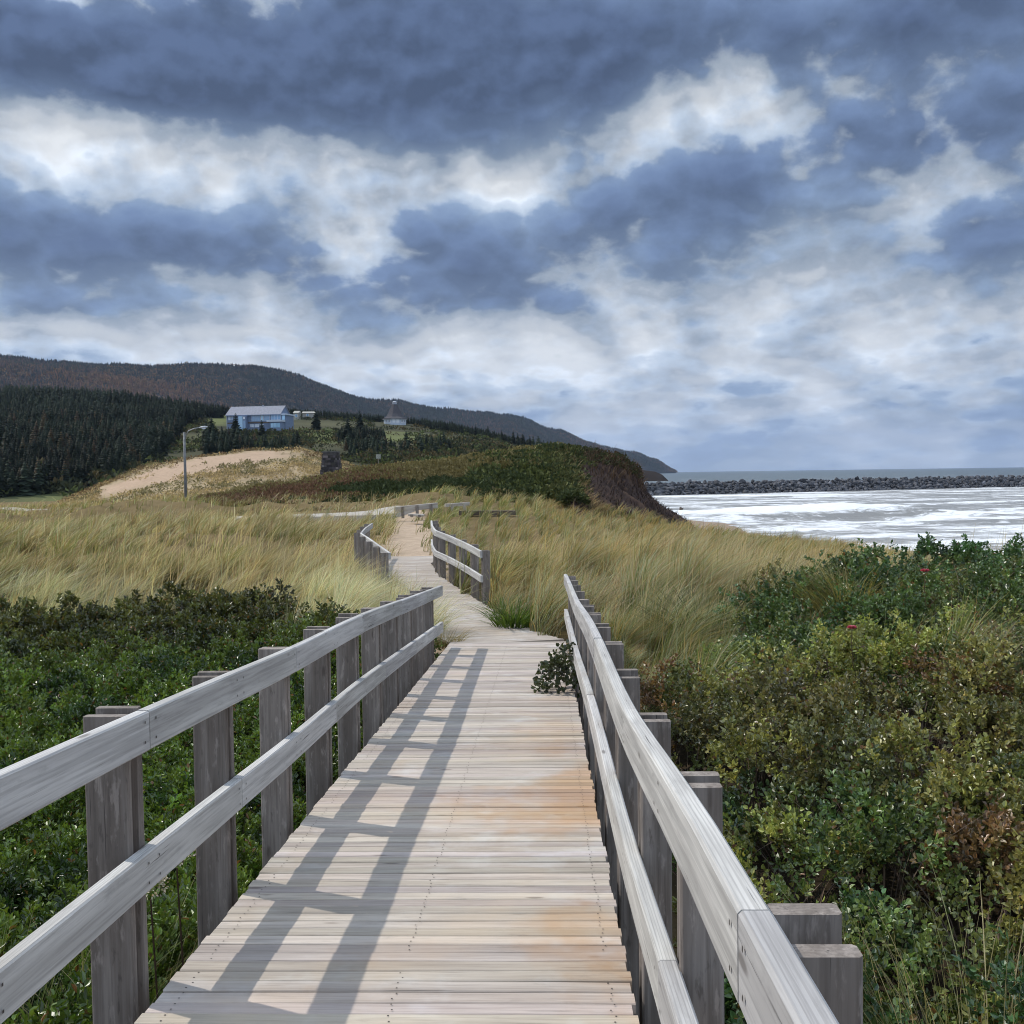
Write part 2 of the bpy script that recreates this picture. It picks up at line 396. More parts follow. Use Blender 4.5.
# ------------------------------------------------------------------ near terrain: heights measured at points of the photo
def zdeck(s): return float(np.interp(s, [-3, 0, 5, 10, 12.5, 14.6], ZD))
ZD = [RB(135, 1024, -1.36)[1]] * 6
_s0, _z0 = RB(135, 1024, -1.36); _s1, _z1 = RB(440, 655, -1.36)
_sr0, _zr0 = RB(627, 1024, 0.29); _sr1, _zr1 = RB(573, 700, 0.29)
_sl = (_z1 - _z0) / (_s1 - _s0)
ZD = [_z0 + _sl * (s - _s0) for s in (-3, 0, 5, 10, 12.5, 14.6)]
print('DECK', _s0, _z0, _s1, _z1, 'right', _sr0, _zr0, _sr1, _zr1)
S_END = 14.6
def bc(s): return BP(s, -0.535, zdeck(s))
PATH = [bc(14.6), np.array([-0.38, 16.0, 3.49]), np.array([-0.90, 18, 3.44]), np.array([-1.58, 21, 3.42]), np.array([-2.62, 24.7, 3.58]), np.array([-2.95, 27, 3.64]), np.array([-3.0, 29.3, 3.68])]
SAND = [np.array([-3.0, 29.3, 3.66]), np.array([-3.35, 33, 3.72]), np.array([-4.0, 38.5, 3.78]), np.array([-4.6, 44, 3.82]), np.array([-5.2, 49, 3.95])]
PATH_XY = [tuple(bc(-4)[:2]), tuple(bc(6)[:2])] + [tuple(p[:2]) for p in PATH] + [tuple(p[:2]) for p in SAND[1:]]

ctrl = []
def C(px, py, d, h=0.0):
    p = P(px, py, d); ctrl.append((p[0], p[1], p[2] - h))
for s in (-4, 0, 3, 6, 9, 12): 
    for X in (-1.6, -.5, .6): p = bc(s); ctrl.append((p[0] + X + .5, p[1], p[2] - (1.15 if s < 11 else .7)))
for p in PATH: 
    for dx in (-.8, 0, .8): ctrl.append((p[0] + dx, p[1], p[2] - .13))
for p in SAND[1:]: ctrl.append((p[0], p[1], p[2]))
HB = 0.75                                    # bush height
for (px, py, d) in [(1000, 1010, 4.6), (860, 960, 4.6), (720, 860, 6), (750, 660, 9), (660, 665, 9.5), (1010, 588, 10.5), (900, 592, 11.5), (800, 612, 12.5),
                    (950, 700, 8), (950, 850, 6), (820, 800, 6.3), (850, 640, 10)]: C(px, py, d, HB)
for (px, py, d) in [(0, 700, 10.9), (100, 650, 13.5), (20, 900, 6.4), (150, 900, 5.6), (0, 620, 16.5), (250, 610, 16), (200, 660, 12.5), (340, 620, 14.5)]: C(px, py, d, HB)
HG = 0.6
for (px, py, d) in [(610, 600, 16), (500, 590, 20), (545, 562, 23), (640, 540, 22), (700, 574, 17), (740, 604, 13.5), (800, 570, 18), (870, 558, 15), (700, 566, 24), (760, 574, 21), (640, 543, 28),
                    (510, 499, 49), (475, 508, 49), (560, 504, 50), (600, 514, 50), (640, 525, 50), (560, 515, 40), (620, 530, 33), (505, 522, 38), (470, 540, 30), (940, 560, 13.5)]: C(px, py, d, HG)
for (px, py, d) in [(0, 592, 19), (150, 592, 19), (300, 582, 18), (415, 588, 17), (0, 545, 28), (100, 525, 31), (190, 530, 30), (330, 522, 35), (0, 522, 44),
                    (250, 560, 24), (350, 562, 24), (340, 518, 44), (372, 548, 31)]: C(px, py, d, HG)
for (px, py, d) in [(20, 507, 70), (150, 508, 70), (280, 520, 46), (225, 522, 46), (330, 516, 48), (400, 509, 50), (470, 507, 50), (430, 507, 49), (460, 514.5, 44), (488, 514.5, 44), (515, 514.5, 44)]: C(px, py, d, .05)
ctrl += [(12, 36, 2.7), (17, 26, 3.2), (18, 32, 2.4), (3, 58, 4.1), (6, 58, 3.6), (22, 45, 1.6), (30, 60, .5), (18, 70, .9), (40, 40, .6), (24, 18, 3.6), (30, 10, 4.0), (14, 0, 3.6), (20, -8, 3.6), (-20, -8, 3.0), (-25, 5, 3.0),
         (45, 100, -1.0), (22, 85, 0.2), (60, 70, -1.2), (90, 120, -3), (60, 10, 1.0), (90, 30, -2.5), (30, 100, -.6), (15, 100, .8), (0, 100, 3.0), (-40, 100, 3.0), (-80, 130, 2.6), (-90, 60, 3.4),
         (-60, 30, 3.4), (-60, 0, 3.2), (-120, 180, 2.6), (-40, 180, 3), (0, 180, 2), (30, 180, -1.5), (100, 180, -3), (-220, 230, 3), (100, 230, -4), (-250, 0, 3), (140, -20, -3), (-30, -20, 3)]
ctrl = np.array(ctrl)
def _solve(ct):
    X = ct[:, :2]; A = np.sqrt(((X[:, None] - X[None]) ** 2).sum(-1) + 1.2) ; n = len(X)
    K = np.zeros((n + 1, n + 1)); K[:n, :n] = -A + np.eye(n) * 0.25; K[:n, n] = 1; K[n, :n] = 1
    return np.linalg.solve(K, np.concatenate([ct[:, 2], [0]]))
_W = _solve(ctrl)
def ground(x, y):
    x = np.asarray(x, float); y = np.asarray(y, float); sh = x.shape; x = x.ravel(); y = y.ravel(); o = np.empty(len(x))
    for i in range(0, len(x), 20000):
        X = x[i:i + 20000, None]; Y = y[i:i + 20000, None]
        A = np.sqrt((X - ctrl[None, :, 0]) ** 2 + (Y - ctrl[None, :, 1]) ** 2 + 1.2)
        o[i:i + 20000] = -A @ _W[:-1] + _W[-1]
    # hummocks of the grassy dunes; never above the deck or the path
    d = dist_polyline(x, y, PATH_XY)
    o += (fbm(x * .22 + 9, y * .30 + 4, 201, 3) - .5) * np.clip((y - 17) / 6, 0, 1) * np.clip((d - 1.6) / 3, 0, 1) * np.clip((75 - y) / 10, 0, 1) * np.where(x < -2, 1.8, .5) * np.clip((np.abs(y - 47.6) - 2) / 4 + (x < -20), 0, 1)
    cap = np.interp(y, [p[1] for p in [bc(-4), bc(0), bc(6), bc(12)]] + [p[1] for p in PATH] + [p[1] for p in SAND[1:]],
                    [bc(s)[2] - .75 for s in (-4, 0, 6)] + [bc(12)[2] - .45] + [p[2] - .13 for p in PATH] + [p[2] for p in SAND[1:]])
    w = np.clip((1.9 - d) / 1.0, 0, 1) * (y < 48)
    o = o * (1 - w) + np.minimum(o, cap) * w
    return o.reshape(sh)

def W2(px, py, d): p = P(px, py, d); return (p[0], p[1])
# regions on the ground (world outlines)
LEFT_BUSH = [(-1.75, -2), W2(0, 1024, 3.2), (-1.7, 6), (-1.55, 11), W2(395, 612, 14.2), W2(340, 606, 15.2), W2(290, 585, 17.2), W2(225, 588, 18), W2(120, 605, 17.6), W2(0, 612, 17.8), (-16, 17.5), (-22, 8), (-18, -2)]
ROSE = [(1.0, -2), (0.95, 3), (1.0, 8.3), W2(655, 655, 10.2), W2(700, 632, 11.5), W2(742, 594, 13), W2(790, 568, 15), W2(855, 552, 15.6), W2(915, 548, 15.2), (9, 14), (14, 12), (18, 4), (14, -3)]

def terrain():
    def axis(lo, hi, fine_lo, fine_hi, st, growth):
        a = list(np.arange(fine_lo, fine_hi + st / 2, st)); s = st; v = a[-1]
        while v < hi: s *= growth; v += s; a.append(v)
        s = st; v = a[0]
        while v > lo: s *= growth; v -= s; a.insert(0, v)
        return np.array(a)
    xs = axis(-240, 130, -18, 16, 0.3, 1.06); ys = axis(-20, 230, -3, 50, 0.3, 1.05)
    X, Y = np.meshgrid(xs, ys); Z = ground(X, Y) + (fbm(X * .8, Y * .8, 3, 3) - .5) * .12
    V = np.stack([X, Y, Z], -1).reshape(-1, 3); nx, ny = len(xs), len(ys)
    i = np.arange(nx * ny).reshape(ny, nx); F = np.stack([i[:-1, :-1], i[:-1, 1:], i[1:, 1:], i[1:, :-1]], -1).reshape(-1, 4)
    x, y = V[:, 0], V[:, 1]
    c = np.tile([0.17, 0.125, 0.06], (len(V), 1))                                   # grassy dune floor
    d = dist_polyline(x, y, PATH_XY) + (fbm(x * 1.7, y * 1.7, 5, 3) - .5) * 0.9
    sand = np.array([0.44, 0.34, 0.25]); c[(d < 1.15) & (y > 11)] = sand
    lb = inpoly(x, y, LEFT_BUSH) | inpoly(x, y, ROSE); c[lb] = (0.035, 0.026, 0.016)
    road = np.abs(y - np.interp(x, [-80, -28, -13, -8, -4], [74, 70, 47, 47.5, 49.5])) < 0.9
    beach = V[:, 2] < 1.4; c[beach & (x > 8)] = (0.30, 0.235, 0.18)
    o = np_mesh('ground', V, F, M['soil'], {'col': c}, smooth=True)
    tag(o, 'sandy dune ground under the grass and shrubs', 'ground', kind='structure')
terrain()

# ------------------------------------------------------------------ sea
def sea():
    m, N, out = mat('sea_water'); pos = N.n.new('ShaderNodeNewGeometry').outputs['Position']; x, y, z = N.sep(pos)
    warp = N.noise(pos, 0.03, 4, 0.6, col=True)
    p2 = N.vmath('ADD', pos, N.vmath('SCALE', warp, scale=26.0))
    a = N.noise(N.vmath('MULTIPLY', p2, (0.050, 0.095, 0.0)), 1.0, 8, 0.66)
    b = N.noise(N.vmath('MULTIPLY', p2, (0.42, 0.62, 0.0)), 1.0, 6, 0.75, 0.8)
    near = N.math('SUBTRACT', 1.0, N.step(y, 330.0, 460.0))
    far = N.math('MULTIPLY', N.math('SUBTRACT', 1.0, N.step(y, 700.0, 1500.0)), N.step(y, 400, 480))
    shore = N.math('SUBTRACT', 1.0, N.step(y, 60.0, 170.0))
    thr = N.math('SUBTRACT', 0.655, N.math('ADD', N.math('MULTIPLY', near, 0.215), N.math('ADD', N.math('MULTIPLY', shore, .05), N.math('MULTIPLY', far, 0.09))))
    f = N.step(N.math('ADD', a, N.math('MULTIPLY', N.math('SUBTRACT', b, 0.5), 0.62)), thr, N.math('ADD', thr, 0.16))
    deep = N.mix(near, (0.055, 0.078, 0.085), (0.21, 0.205, 0.19))
    cr = N.sep(N.attr('foam')[1])[0]; f = N.math('MAXIMUM', f, N.step(N.math('ADD', cr, N.math('MULTIPLY', N.math('SUBTRACT', b, 0.5), 0.9)), 0.42, 0.70))
    c = N.mix(f, deep, (0.70, 0.72, 0.735))
    bn = N.noise(N.vmath('MULTIPLY', pos, (0.25, 0.6, 0.0)), 1.0, 6, 0.65)
    rough = N.math('ADD', 0.32, N.math('MULTIPLY', f, 0.55))
    principled(N, out, c, rough, N.bump(N.math('ADD', bn, N.math('MULTIPLY', f, 0.3)), 0.8, 0.5), 0.4)
    ys = [40.0]; st = 0.8
    while ys[-1] < 16000: ys.append(ys[-1] + st); st *= 1.022 if ys[-1] < 420 else 1.12
    ys = np.array(ys); us = np.concatenate([-np.geomspace(2.2, .02, 40), np.linspace(0, .62, 240), np.geomspace(.64, 2.4, 22)])
    Y, U = np.meshgrid(ys, us, indexing='ij'); X = Y * U
    amp = np.clip(1 - (Y - 150) / 100, .12, 1) * np.clip((Y - 80) / 60, 0, 1)
    ph = (Y + (fbm(X * .02, Y * .02, 8, 2) - .5) * 40) / 17.0
    crest = np.maximum(0, np.sin(ph)) ** 3
    Z = amp * (crest * 1.05 * (0.3 + fbm(X * .045, Y * .06, 21, 3)) + (fbm(X * .35, Y * .45, 31, 3) - .5) * 0.5)
    foam = crest * np.clip((fbm(X * .03, Y * .05, 23, 3) - .38) * 4, 0, 1) * (Y < 420); Z += foam * amp * .9
    Z *= np.clip(4200 / Y - 1, 0, 1) ** .3
    i = np.arange(Y.size).reshape(Y.shape); F = np.stack([i[:-1, :-1], i[:-1, 1:], i[1:, 1:], i[1:, :-1]], -1).reshape(-1, 4)
    o = np_mesh('sea', np.stack([X, Y, Z], -1).reshape(-1, 3), F, m, {'foam': np.stack([foam, foam, foam], -1).reshape(-1, 3)}, smooth=True)
    tag(o, 'rough grey sea streaked with white foam', 'sea', kind='structure')
sea()

# ------------------------------------------------------------------ hills: lofted from measured crest and foot lines, each at its own distance
class Loft:
    def __init__(s, foot, crest, nx, nt, bulge=0.0, amp=0.0, scale=0.1, back=0.35, seed=0):
        foot = np.array(foot, float); crest = np.array(crest, float)
        s.px0, s.px1 = crest[0, 0], crest[-1, 0]; px = np.linspace(s.px0, s.px1, nx)
        fy = np.interp(px, foot[:, 0], foot[:, 1]); fd = np.interp(px, foot[:, 0], foot[:, 2])
        cy = np.interp(px, crest[:, 0], crest[:, 1]); cd = np.interp(px, crest[:, 0], crest[:, 2])
        Fp = np.array([P(a, b, c) for a, b, c in zip(px, fy, fd)]); Cp = np.array([P(a, b, c) for a, b, c in zip(px, cy, cd)])
        s.Fp, s.Cp, s.bulge, s.back = Fp, Cp, bulge, back; s.nx = nx; s.px = px; s.amp = amp; s.sc = scale; s.seed = seed
        t = np.concatenate([np.linspace(0, 1, nt), np.linspace(1, 1 + back, max(4, nt // 4))[1:]])
        I, T = np.meshgrid(np.arange(nx), t); s.shape = I.shape
        s.V = s.at(I.ravel().astype(float), T.ravel())
    def at(s, i, t):
        i = np.clip(i, 0, s.nx - 1); i0 = np.clip(np.floor(i).astype(int), 0, s.nx - 2); f = (i - i0)[:, None]
        A = s.Fp[i0] * (1 - f) + s.Fp[i0 + 1] * f; B = s.Cp[i0] * (1 - f) + s.Cp[i0 + 1] * f
        tt = np.minimum(t, 1)[:, None]; p = A + (B - A) * tt
        p[:, 2] += s.bulge * np.sin(np.pi * tt[:, 0]) * np.maximum(B[:, 2] - A[:, 2], 0)
        over = np.maximum(t - 1, 0)[:, None]
        p = p + (B - A) * over; p[:, 2] = np.where(t > 1, B[:, 2] - ((t - 1) / s.back) ** 1.5 * np.abs(B[:, 2] - A[:, 2]) * 1.0 - 0, p[:, 2])
        fade = np.clip(np.minimum(t * 6, 1), 0, 1)
        p[:, 2] += (fbm(p[:, 0] * s.sc + 50, p[:, 1] * s.sc + 50, s.seed, 5) - .5) * s.amp * fade
        return p
    def mesh(s, name, m, cols, label, cat, kind='structure', skirt=0):
        V = s.V; ny, nx = s.shape; i = np.arange(ny * nx).reshape(ny, nx)
        F = np.stack([i[:-1, :-1], i[:-1, 1:], i[1:, 1:], i[1:, :-1]], -1).reshape(-1, 4)
        c = cols(V, np.repeat(np.linspace(0, 1, ny), nx), np.tile(s.px, ny)) if callable(cols) else np.tile(cols, (len(V), 1))
        o = np_mesh(name, V, F, m, {'col': c}, smooth=True)
        return tag(o, label, cat, kind=kind)
    def rand(s, n, t0=0.0, t1=1.0, i0=0.0, i1=1.0):
        i = RNG.uniform(i0, i1, n) * (s.nx - 1); t = RNG.uniform(t0, t1, n)
        p = s.at(i, t); px = np.interp(i, np.arange(s.nx), s.px); return p, px, t

def lin(n, a, b): return np.linspace(a, b, n)
# far mountain ridge, running out to a headland in the sea
ridge = Loft([(-160, 483, 1150), (0, 481, 1350), (250, 478, 1700), (420, 476, 2150), (560, 475, 2800), (640, 474.4, 3350), (676, 474, 3750)],
             [(-160, 334, 1700), (0, 353, 1900), (40, 358, 1950), (100, 362, 2000), (150, 364, 2050), (200, 364, 2100), (250, 370, 2200), (300, 379, 2300), (340, 390, 2400), (370, 398.5, 2500), (420, 404, 2700),
              (470, 413, 2900), (520, 421, 3100), (560, 431, 3300), (600, 444, 3500), (640, 456, 3700), (658, 462, 3800), (668, 469, 3850), (676, 473.5, 3900)], 260, 60, .12, 45, .004, .4, 2)
def ridge_col(V, t, px):
    n = fbm(V[:, 0] * .012, V[:, 1] * .012, 4, 4)
    c = np.array([.050, .046, .036]) + (n[:, None] - .5) * np.array([.08, .05, .02]); return np.clip(c, .01, 1)
ridge.mesh('mountain', M['soil'], ridge_col, 'long dark forested mountain sloping down to the sea', 'mountain')

# hill with the houses and the conifer wood
HILL_FOOT = [(-160, 507, 150), (0, 506, 150), (75, 502, 155), (140, 492, 170), (240, 470, 195), (345, 466, 190), (420, 468, 170), (560, 462, 150), (600, 466, 150)]
HILL_CREST = [(-160, 398, 430), (0, 398, 430), (60, 399, 430), (150, 406, 420), (225, 413, 400), (300, 416, 395), (340, 418.5, 392), (420, 425, 385), (455, 430, 380), (490, 437, 370), (520, 446, 340), (540, 452, 300), (580, 464, 260), (600, 470, 240)]
hill = Loft(HILL_FOOT, HILL_CREST, 220, 60, .0, 2.0, .02, .35, 5)
def hill_col(V, t, px):
    n = fbm(V[:, 0] * .05, V[:, 1] * .05, 14, 4); m = fbm(V[:, 0] * .018, V[:, 1] * .03, 24, 3)
    c = np.array([.062, .062, .034]) + (n[:, None] - .5) * np.array([.08, .075, .04])
    g = np.clip((m - .5) * 8, 0, 1)[:, None]; c = c * (1 - g) + np.array([.125, .140, .055]) * g
    return np.clip(c, .012, 1)
hill.mesh('hillside', M['soil'], hill_col, 'dark green hillside below the blue house', 'hill')

def hill_point(px, py):
    i = np.interp(px, hill.px, np.arange(hill.nx)); t = np.linspace(0, 1, 400); p = hill.at(np.full(400, i), t); y = proj(p)[1]
    k = int(np.argmin(np.abs(y - py))); return p[k]
# low dark point where the breakwater leaves the shore
cape = Loft([(610, 482, 395), (668, 481, 400)], [(610, 468.5, 405), (640, 470, 408), (655, 471.5, 408), (662, 474, 406), (668, 479.5, 404)], 60, 14, .1, 1.0, .08, 6, 9)
cape.mesh('headland', M['soil'], (.032, .026, .024), 'low dark rocky point beyond the breakwater root', 'headland')

# sand dune behind the lamp post
DUNE_FOOT = [(50, 512, 80), (120, 515, 76), (200, 514, 74), (300, 510, 74), (380, 500, 80), (420, 490, 90)]
DUNE_CREST = [(50, 509, 110), (75, 497, 112), (100, 486, 114), (150, 467, 116), (200, 457, 118), (245, 451, 120), (300, 450, 120), (330, 457, 120), (360, 469, 118), (390, 478, 115), (420, 486, 112)]
dune = Loft(DUNE_FOOT, DUNE_CREST, 180, 50, .12, .9, .12, .5, 12)
def dune_col(V, t, px):
    n = fbm(V[:, 0] * .25, V[:, 1] * .25, 19, 4); tt = np.clip(t * 1.25, 0, 1)
    sand = np.array([.42, .305, .215]); gr = np.array([.34, .265, .165])
    lo = np.interp(px, [100, 130, 180, 240, 300], [.40, .40, .46, .56, .74]); hi = np.interp(px, [100, 240, 300], [.80, .95, .95])
    s = np.clip((tt - lo) * 14 + (n - .5) * 3, 0, 1) * np.clip((hi - tt) * 12 + (n - .5) * 3 + .3, 0, 1) * np.clip((px - 95) / 15, 0, 1) * np.clip((310 - px) / 40, 0, 1)
    s = s[:, None]; return np.clip(gr * (.75 + .5 * n[:, None]) * (1 - s) + sand * s, 0, 1)
dune.mesh('sand_dune', M['soil'], dune_col, 'pale sand dune with a bare sandy slope behind the lamp post', 'dune')

# heath covered mound, ending in the eroded bank above the beach
MOUND_FOOT = [(170, 513, 60), (230, 519, 55), (330, 516, 55), (400, 508, 56), (470, 505, 56), (540, 502, 58), (578, 506, 60)]
MOUND_CREST = [(170, 505, 72), (230, 497, 73), (260, 489, 74), (300, 484, 75), (330, 476, 76), (360, 471, 77), (420, 465, 78), (480, 458, 79), (520, 453, 80), (560, 450, 80), (578, 453, 82)]
mound = Loft(MOUND_FOOT, MOUND_CREST, 130, 30, .18, .5, .2, .6, 15)
def mound_col(V, t, px): return np.tile([.045, .037, .020], (len(V), 1))
mound.mesh('heath_mound', M['soil'], mound_col, 'low mound covered with dark heath shrubs', 'mound')
def bank():
    # the bare eroded bank: from the mound top down to the beach, one sheet turning round the end of the mound
    rows = []
    top = [(546, 450, 76), (580, 449.5, 75), (602, 453, 75), (618, 458, 76), (630, 466, 79), (634, 468, 86), (634, 468, 95), (630, 467, 110)]
    mid = [(556, 478, 62), (584, 481, 63), (608, 484, 66), (628, 488, 70), (640, 493, 77), (642, 495, 85), (647, 494, 95), (640, 492, 110)]
    low = [(566, 502, 55), (596, 508, 56), (622, 516, 59), (652, 524, 64), (660, 516, 77), (662, 515, 87), (664, 509, 97), (655, 503, 110)]
    toe = [(574, 513, 52), (610, 525, 54), (650, 534, 58), (705, 545, 64), (708, 541, 76), (700, 532, 88), (690, 524, 98), (676, 514, 112)]
    ctl = np.array([[P(*q) for q in r] for r in (toe, low, mid, top)])
    nt, ns = 46, 90; V = np.zeros((nt, ns, 3)); Ts = np.linspace(0, 3, nt); Ss = np.linspace(0, 7, ns)
    tmp = np.zeros((4, ns, 3))
    for r in range(4):
        for k in range(3): tmp[r, :, k] = np.interp(Ss, np.arange(8), ctl[r, :, k])
    for k in range(3):
        for j in range(ns): V[:, j, k] = np.interp(Ts, np.arange(4), tmp[:, j, k])
    for _ in range(3): V[1:-1] = (V[:-2] + 2 * V[1:-1] + V[2:]) / 4; V[:, 1:-1] = (V[:, :-2] + 2 * V[:, 1:-1] + V[:, 2:]) / 4
    V = V.reshape(-1, 3)
    n = fbm(V[:, 0] * .9 + V[:, 1] * .5, V[:, 2] * .5 + V[:, 1] * .3, 41, 5); gul = fbm(V[:, 0] * 1.6 + V[:, 1] * 1.6, V[:, 2] * .35, 43, 4)
    V[:, 0] += (n - .5) * .7 + (gul - .5) * .45; V[:, 1] -= (gul - .5) * .7; V[:, 2] += (n - .5) * .3
    i = np.arange(nt * ns).reshape(nt, ns); F = np.stack([i[:-1, :-1], i[:-1, 1:], i[1:, 1:], i[1:, :-1]], -1).reshape(-1, 4)
    c = np.array([.048, .031, .026]) * (.45 + 1.1 * n[:, None]); s = np.clip((gul - .58) * 8, 0, 1)[:, None]
    c = c * (1 - s) + np.array([.10, .062, .042]) * s
    o = np_mesh('eroded_bank', V, F, M['soil'], {'col': c}, smooth=True)
    tag(o, 'bare dark brown eroded bank falling to the beach', 'bank', kind='structure')
    return V.reshape(nt, ns, 3)
BANK = bank()

# ------------------------------------------------------------------ vegetation builders (numpy)
def blades(base, h, lean, leanv, width, cb, ct, segs=4, droop=0.35, name='g', curl=0.25):
    """tapered, bent grass ribbons. base (n,3), h (n,), lean (n,) horizontal reach as a share of h, leanv (n,2)"""
    n = len(base); K = segs; V = np.zeros((n, K + 1, 2, 3), np.float32); Cc = np.zeros((n, K + 1, 2, 3), np.float32)
    a = RNG.uniform(0, 2 * np.pi, n); sd = np.stack([np.cos(a), np.sin(a), np.zeros(n)], -1)
    for k in range(K + 1):
        t = k / K; r = (lean * h * t ** 1.8)[:, None]
        c = base.copy(); c[:, 2] += h * (t - droop * lean * t * t); c[:, :2] += leanv * r
        w = (width * (1 - t) ** .6 * .5 if k < K else width * .06)[:, None]
        V[:, k, 0] = c - sd * w; V[:, k, 1] = c + sd * w
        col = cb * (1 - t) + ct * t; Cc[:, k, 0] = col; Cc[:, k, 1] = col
    i = np.arange(n * (K + 1) * 2).reshape(n, K + 1, 2)
    F = np.stack([i[:, :-1, 0], i[:, :-1, 1], i[:, 1:, 1], i[:, 1:, 0]], -1).reshape(-1, 4)
    return V.reshape(-1, 3), F, Cc.reshape(-1, 3)
def leaves(pos, direc, nrm, L, Wd, col, fold=0.25):
    """folded oval leaves, two quads each"""
    n = len(pos); d = direc / np.linalg.norm(direc, axis=1, keepdims=True)
    s = np.cross(d, nrm); s /= np.linalg.norm(s, axis=1, keepdims=True) + 1e-9; u = np.cross(s, d)
    L = np.broadcast_to(L, (n,))[:, None]; Wd = np.broadcast_to(Wd, (n,))[:, None]; f = Wd * fold
    V = np.stack([pos, pos + d * L * .30 + s * Wd * .48 + u * f, pos + d * L * .70 + s * Wd * .40 + u * f * .8, pos + d * L - u * f * .5,
                  pos + d * L * .70 - s * Wd * .40 + u * f * .8, pos + d * L * .30 - s * Wd * .48 + u * f], 1)
    i = np.arange(n * 6).reshape(n, 6); F = np.concatenate([i[:, [0, 1, 2, 3]], i[:, [0, 3, 4, 5]]])
    return V.reshape(-1, 3), F, np.repeat(col, 6, 0)
class Pile:
    def __init__(s): s.V = []; s.F = []; s.C = []; s.n = 0
    def add(s, V, F, Cc): s.V.append(V); s.F.append(F + s.n); s.C.append(Cc); s.n += len(V)
    def build(s, name, m, parent=None):
        fs = {}
        for f in s.F: fs.setdefault(f.shape[1], []).append(f)
        return np_mesh(name, np.concatenate(s.V), [np.concatenate(v) for v in fs.values()], m, {'col': np.concatenate(s.C)}, parent)
def rdir(n, up=0.0):
    d = RNG.normal(size=(n, 3)); d /= np.linalg.norm(d, axis=1, keepdims=True); d[:, 2] += up
    return d / np.linalg.norm(d, axis=1, keepdims=True)
def vary(base, n, amt=0.25):
    k = 1 + RNG.uniform(-amt, amt, (n, 1)); return np.clip(np.asarray(base) * k * (1 + RNG.uniform(-.08, .08, (n, 3))), .004, 1)

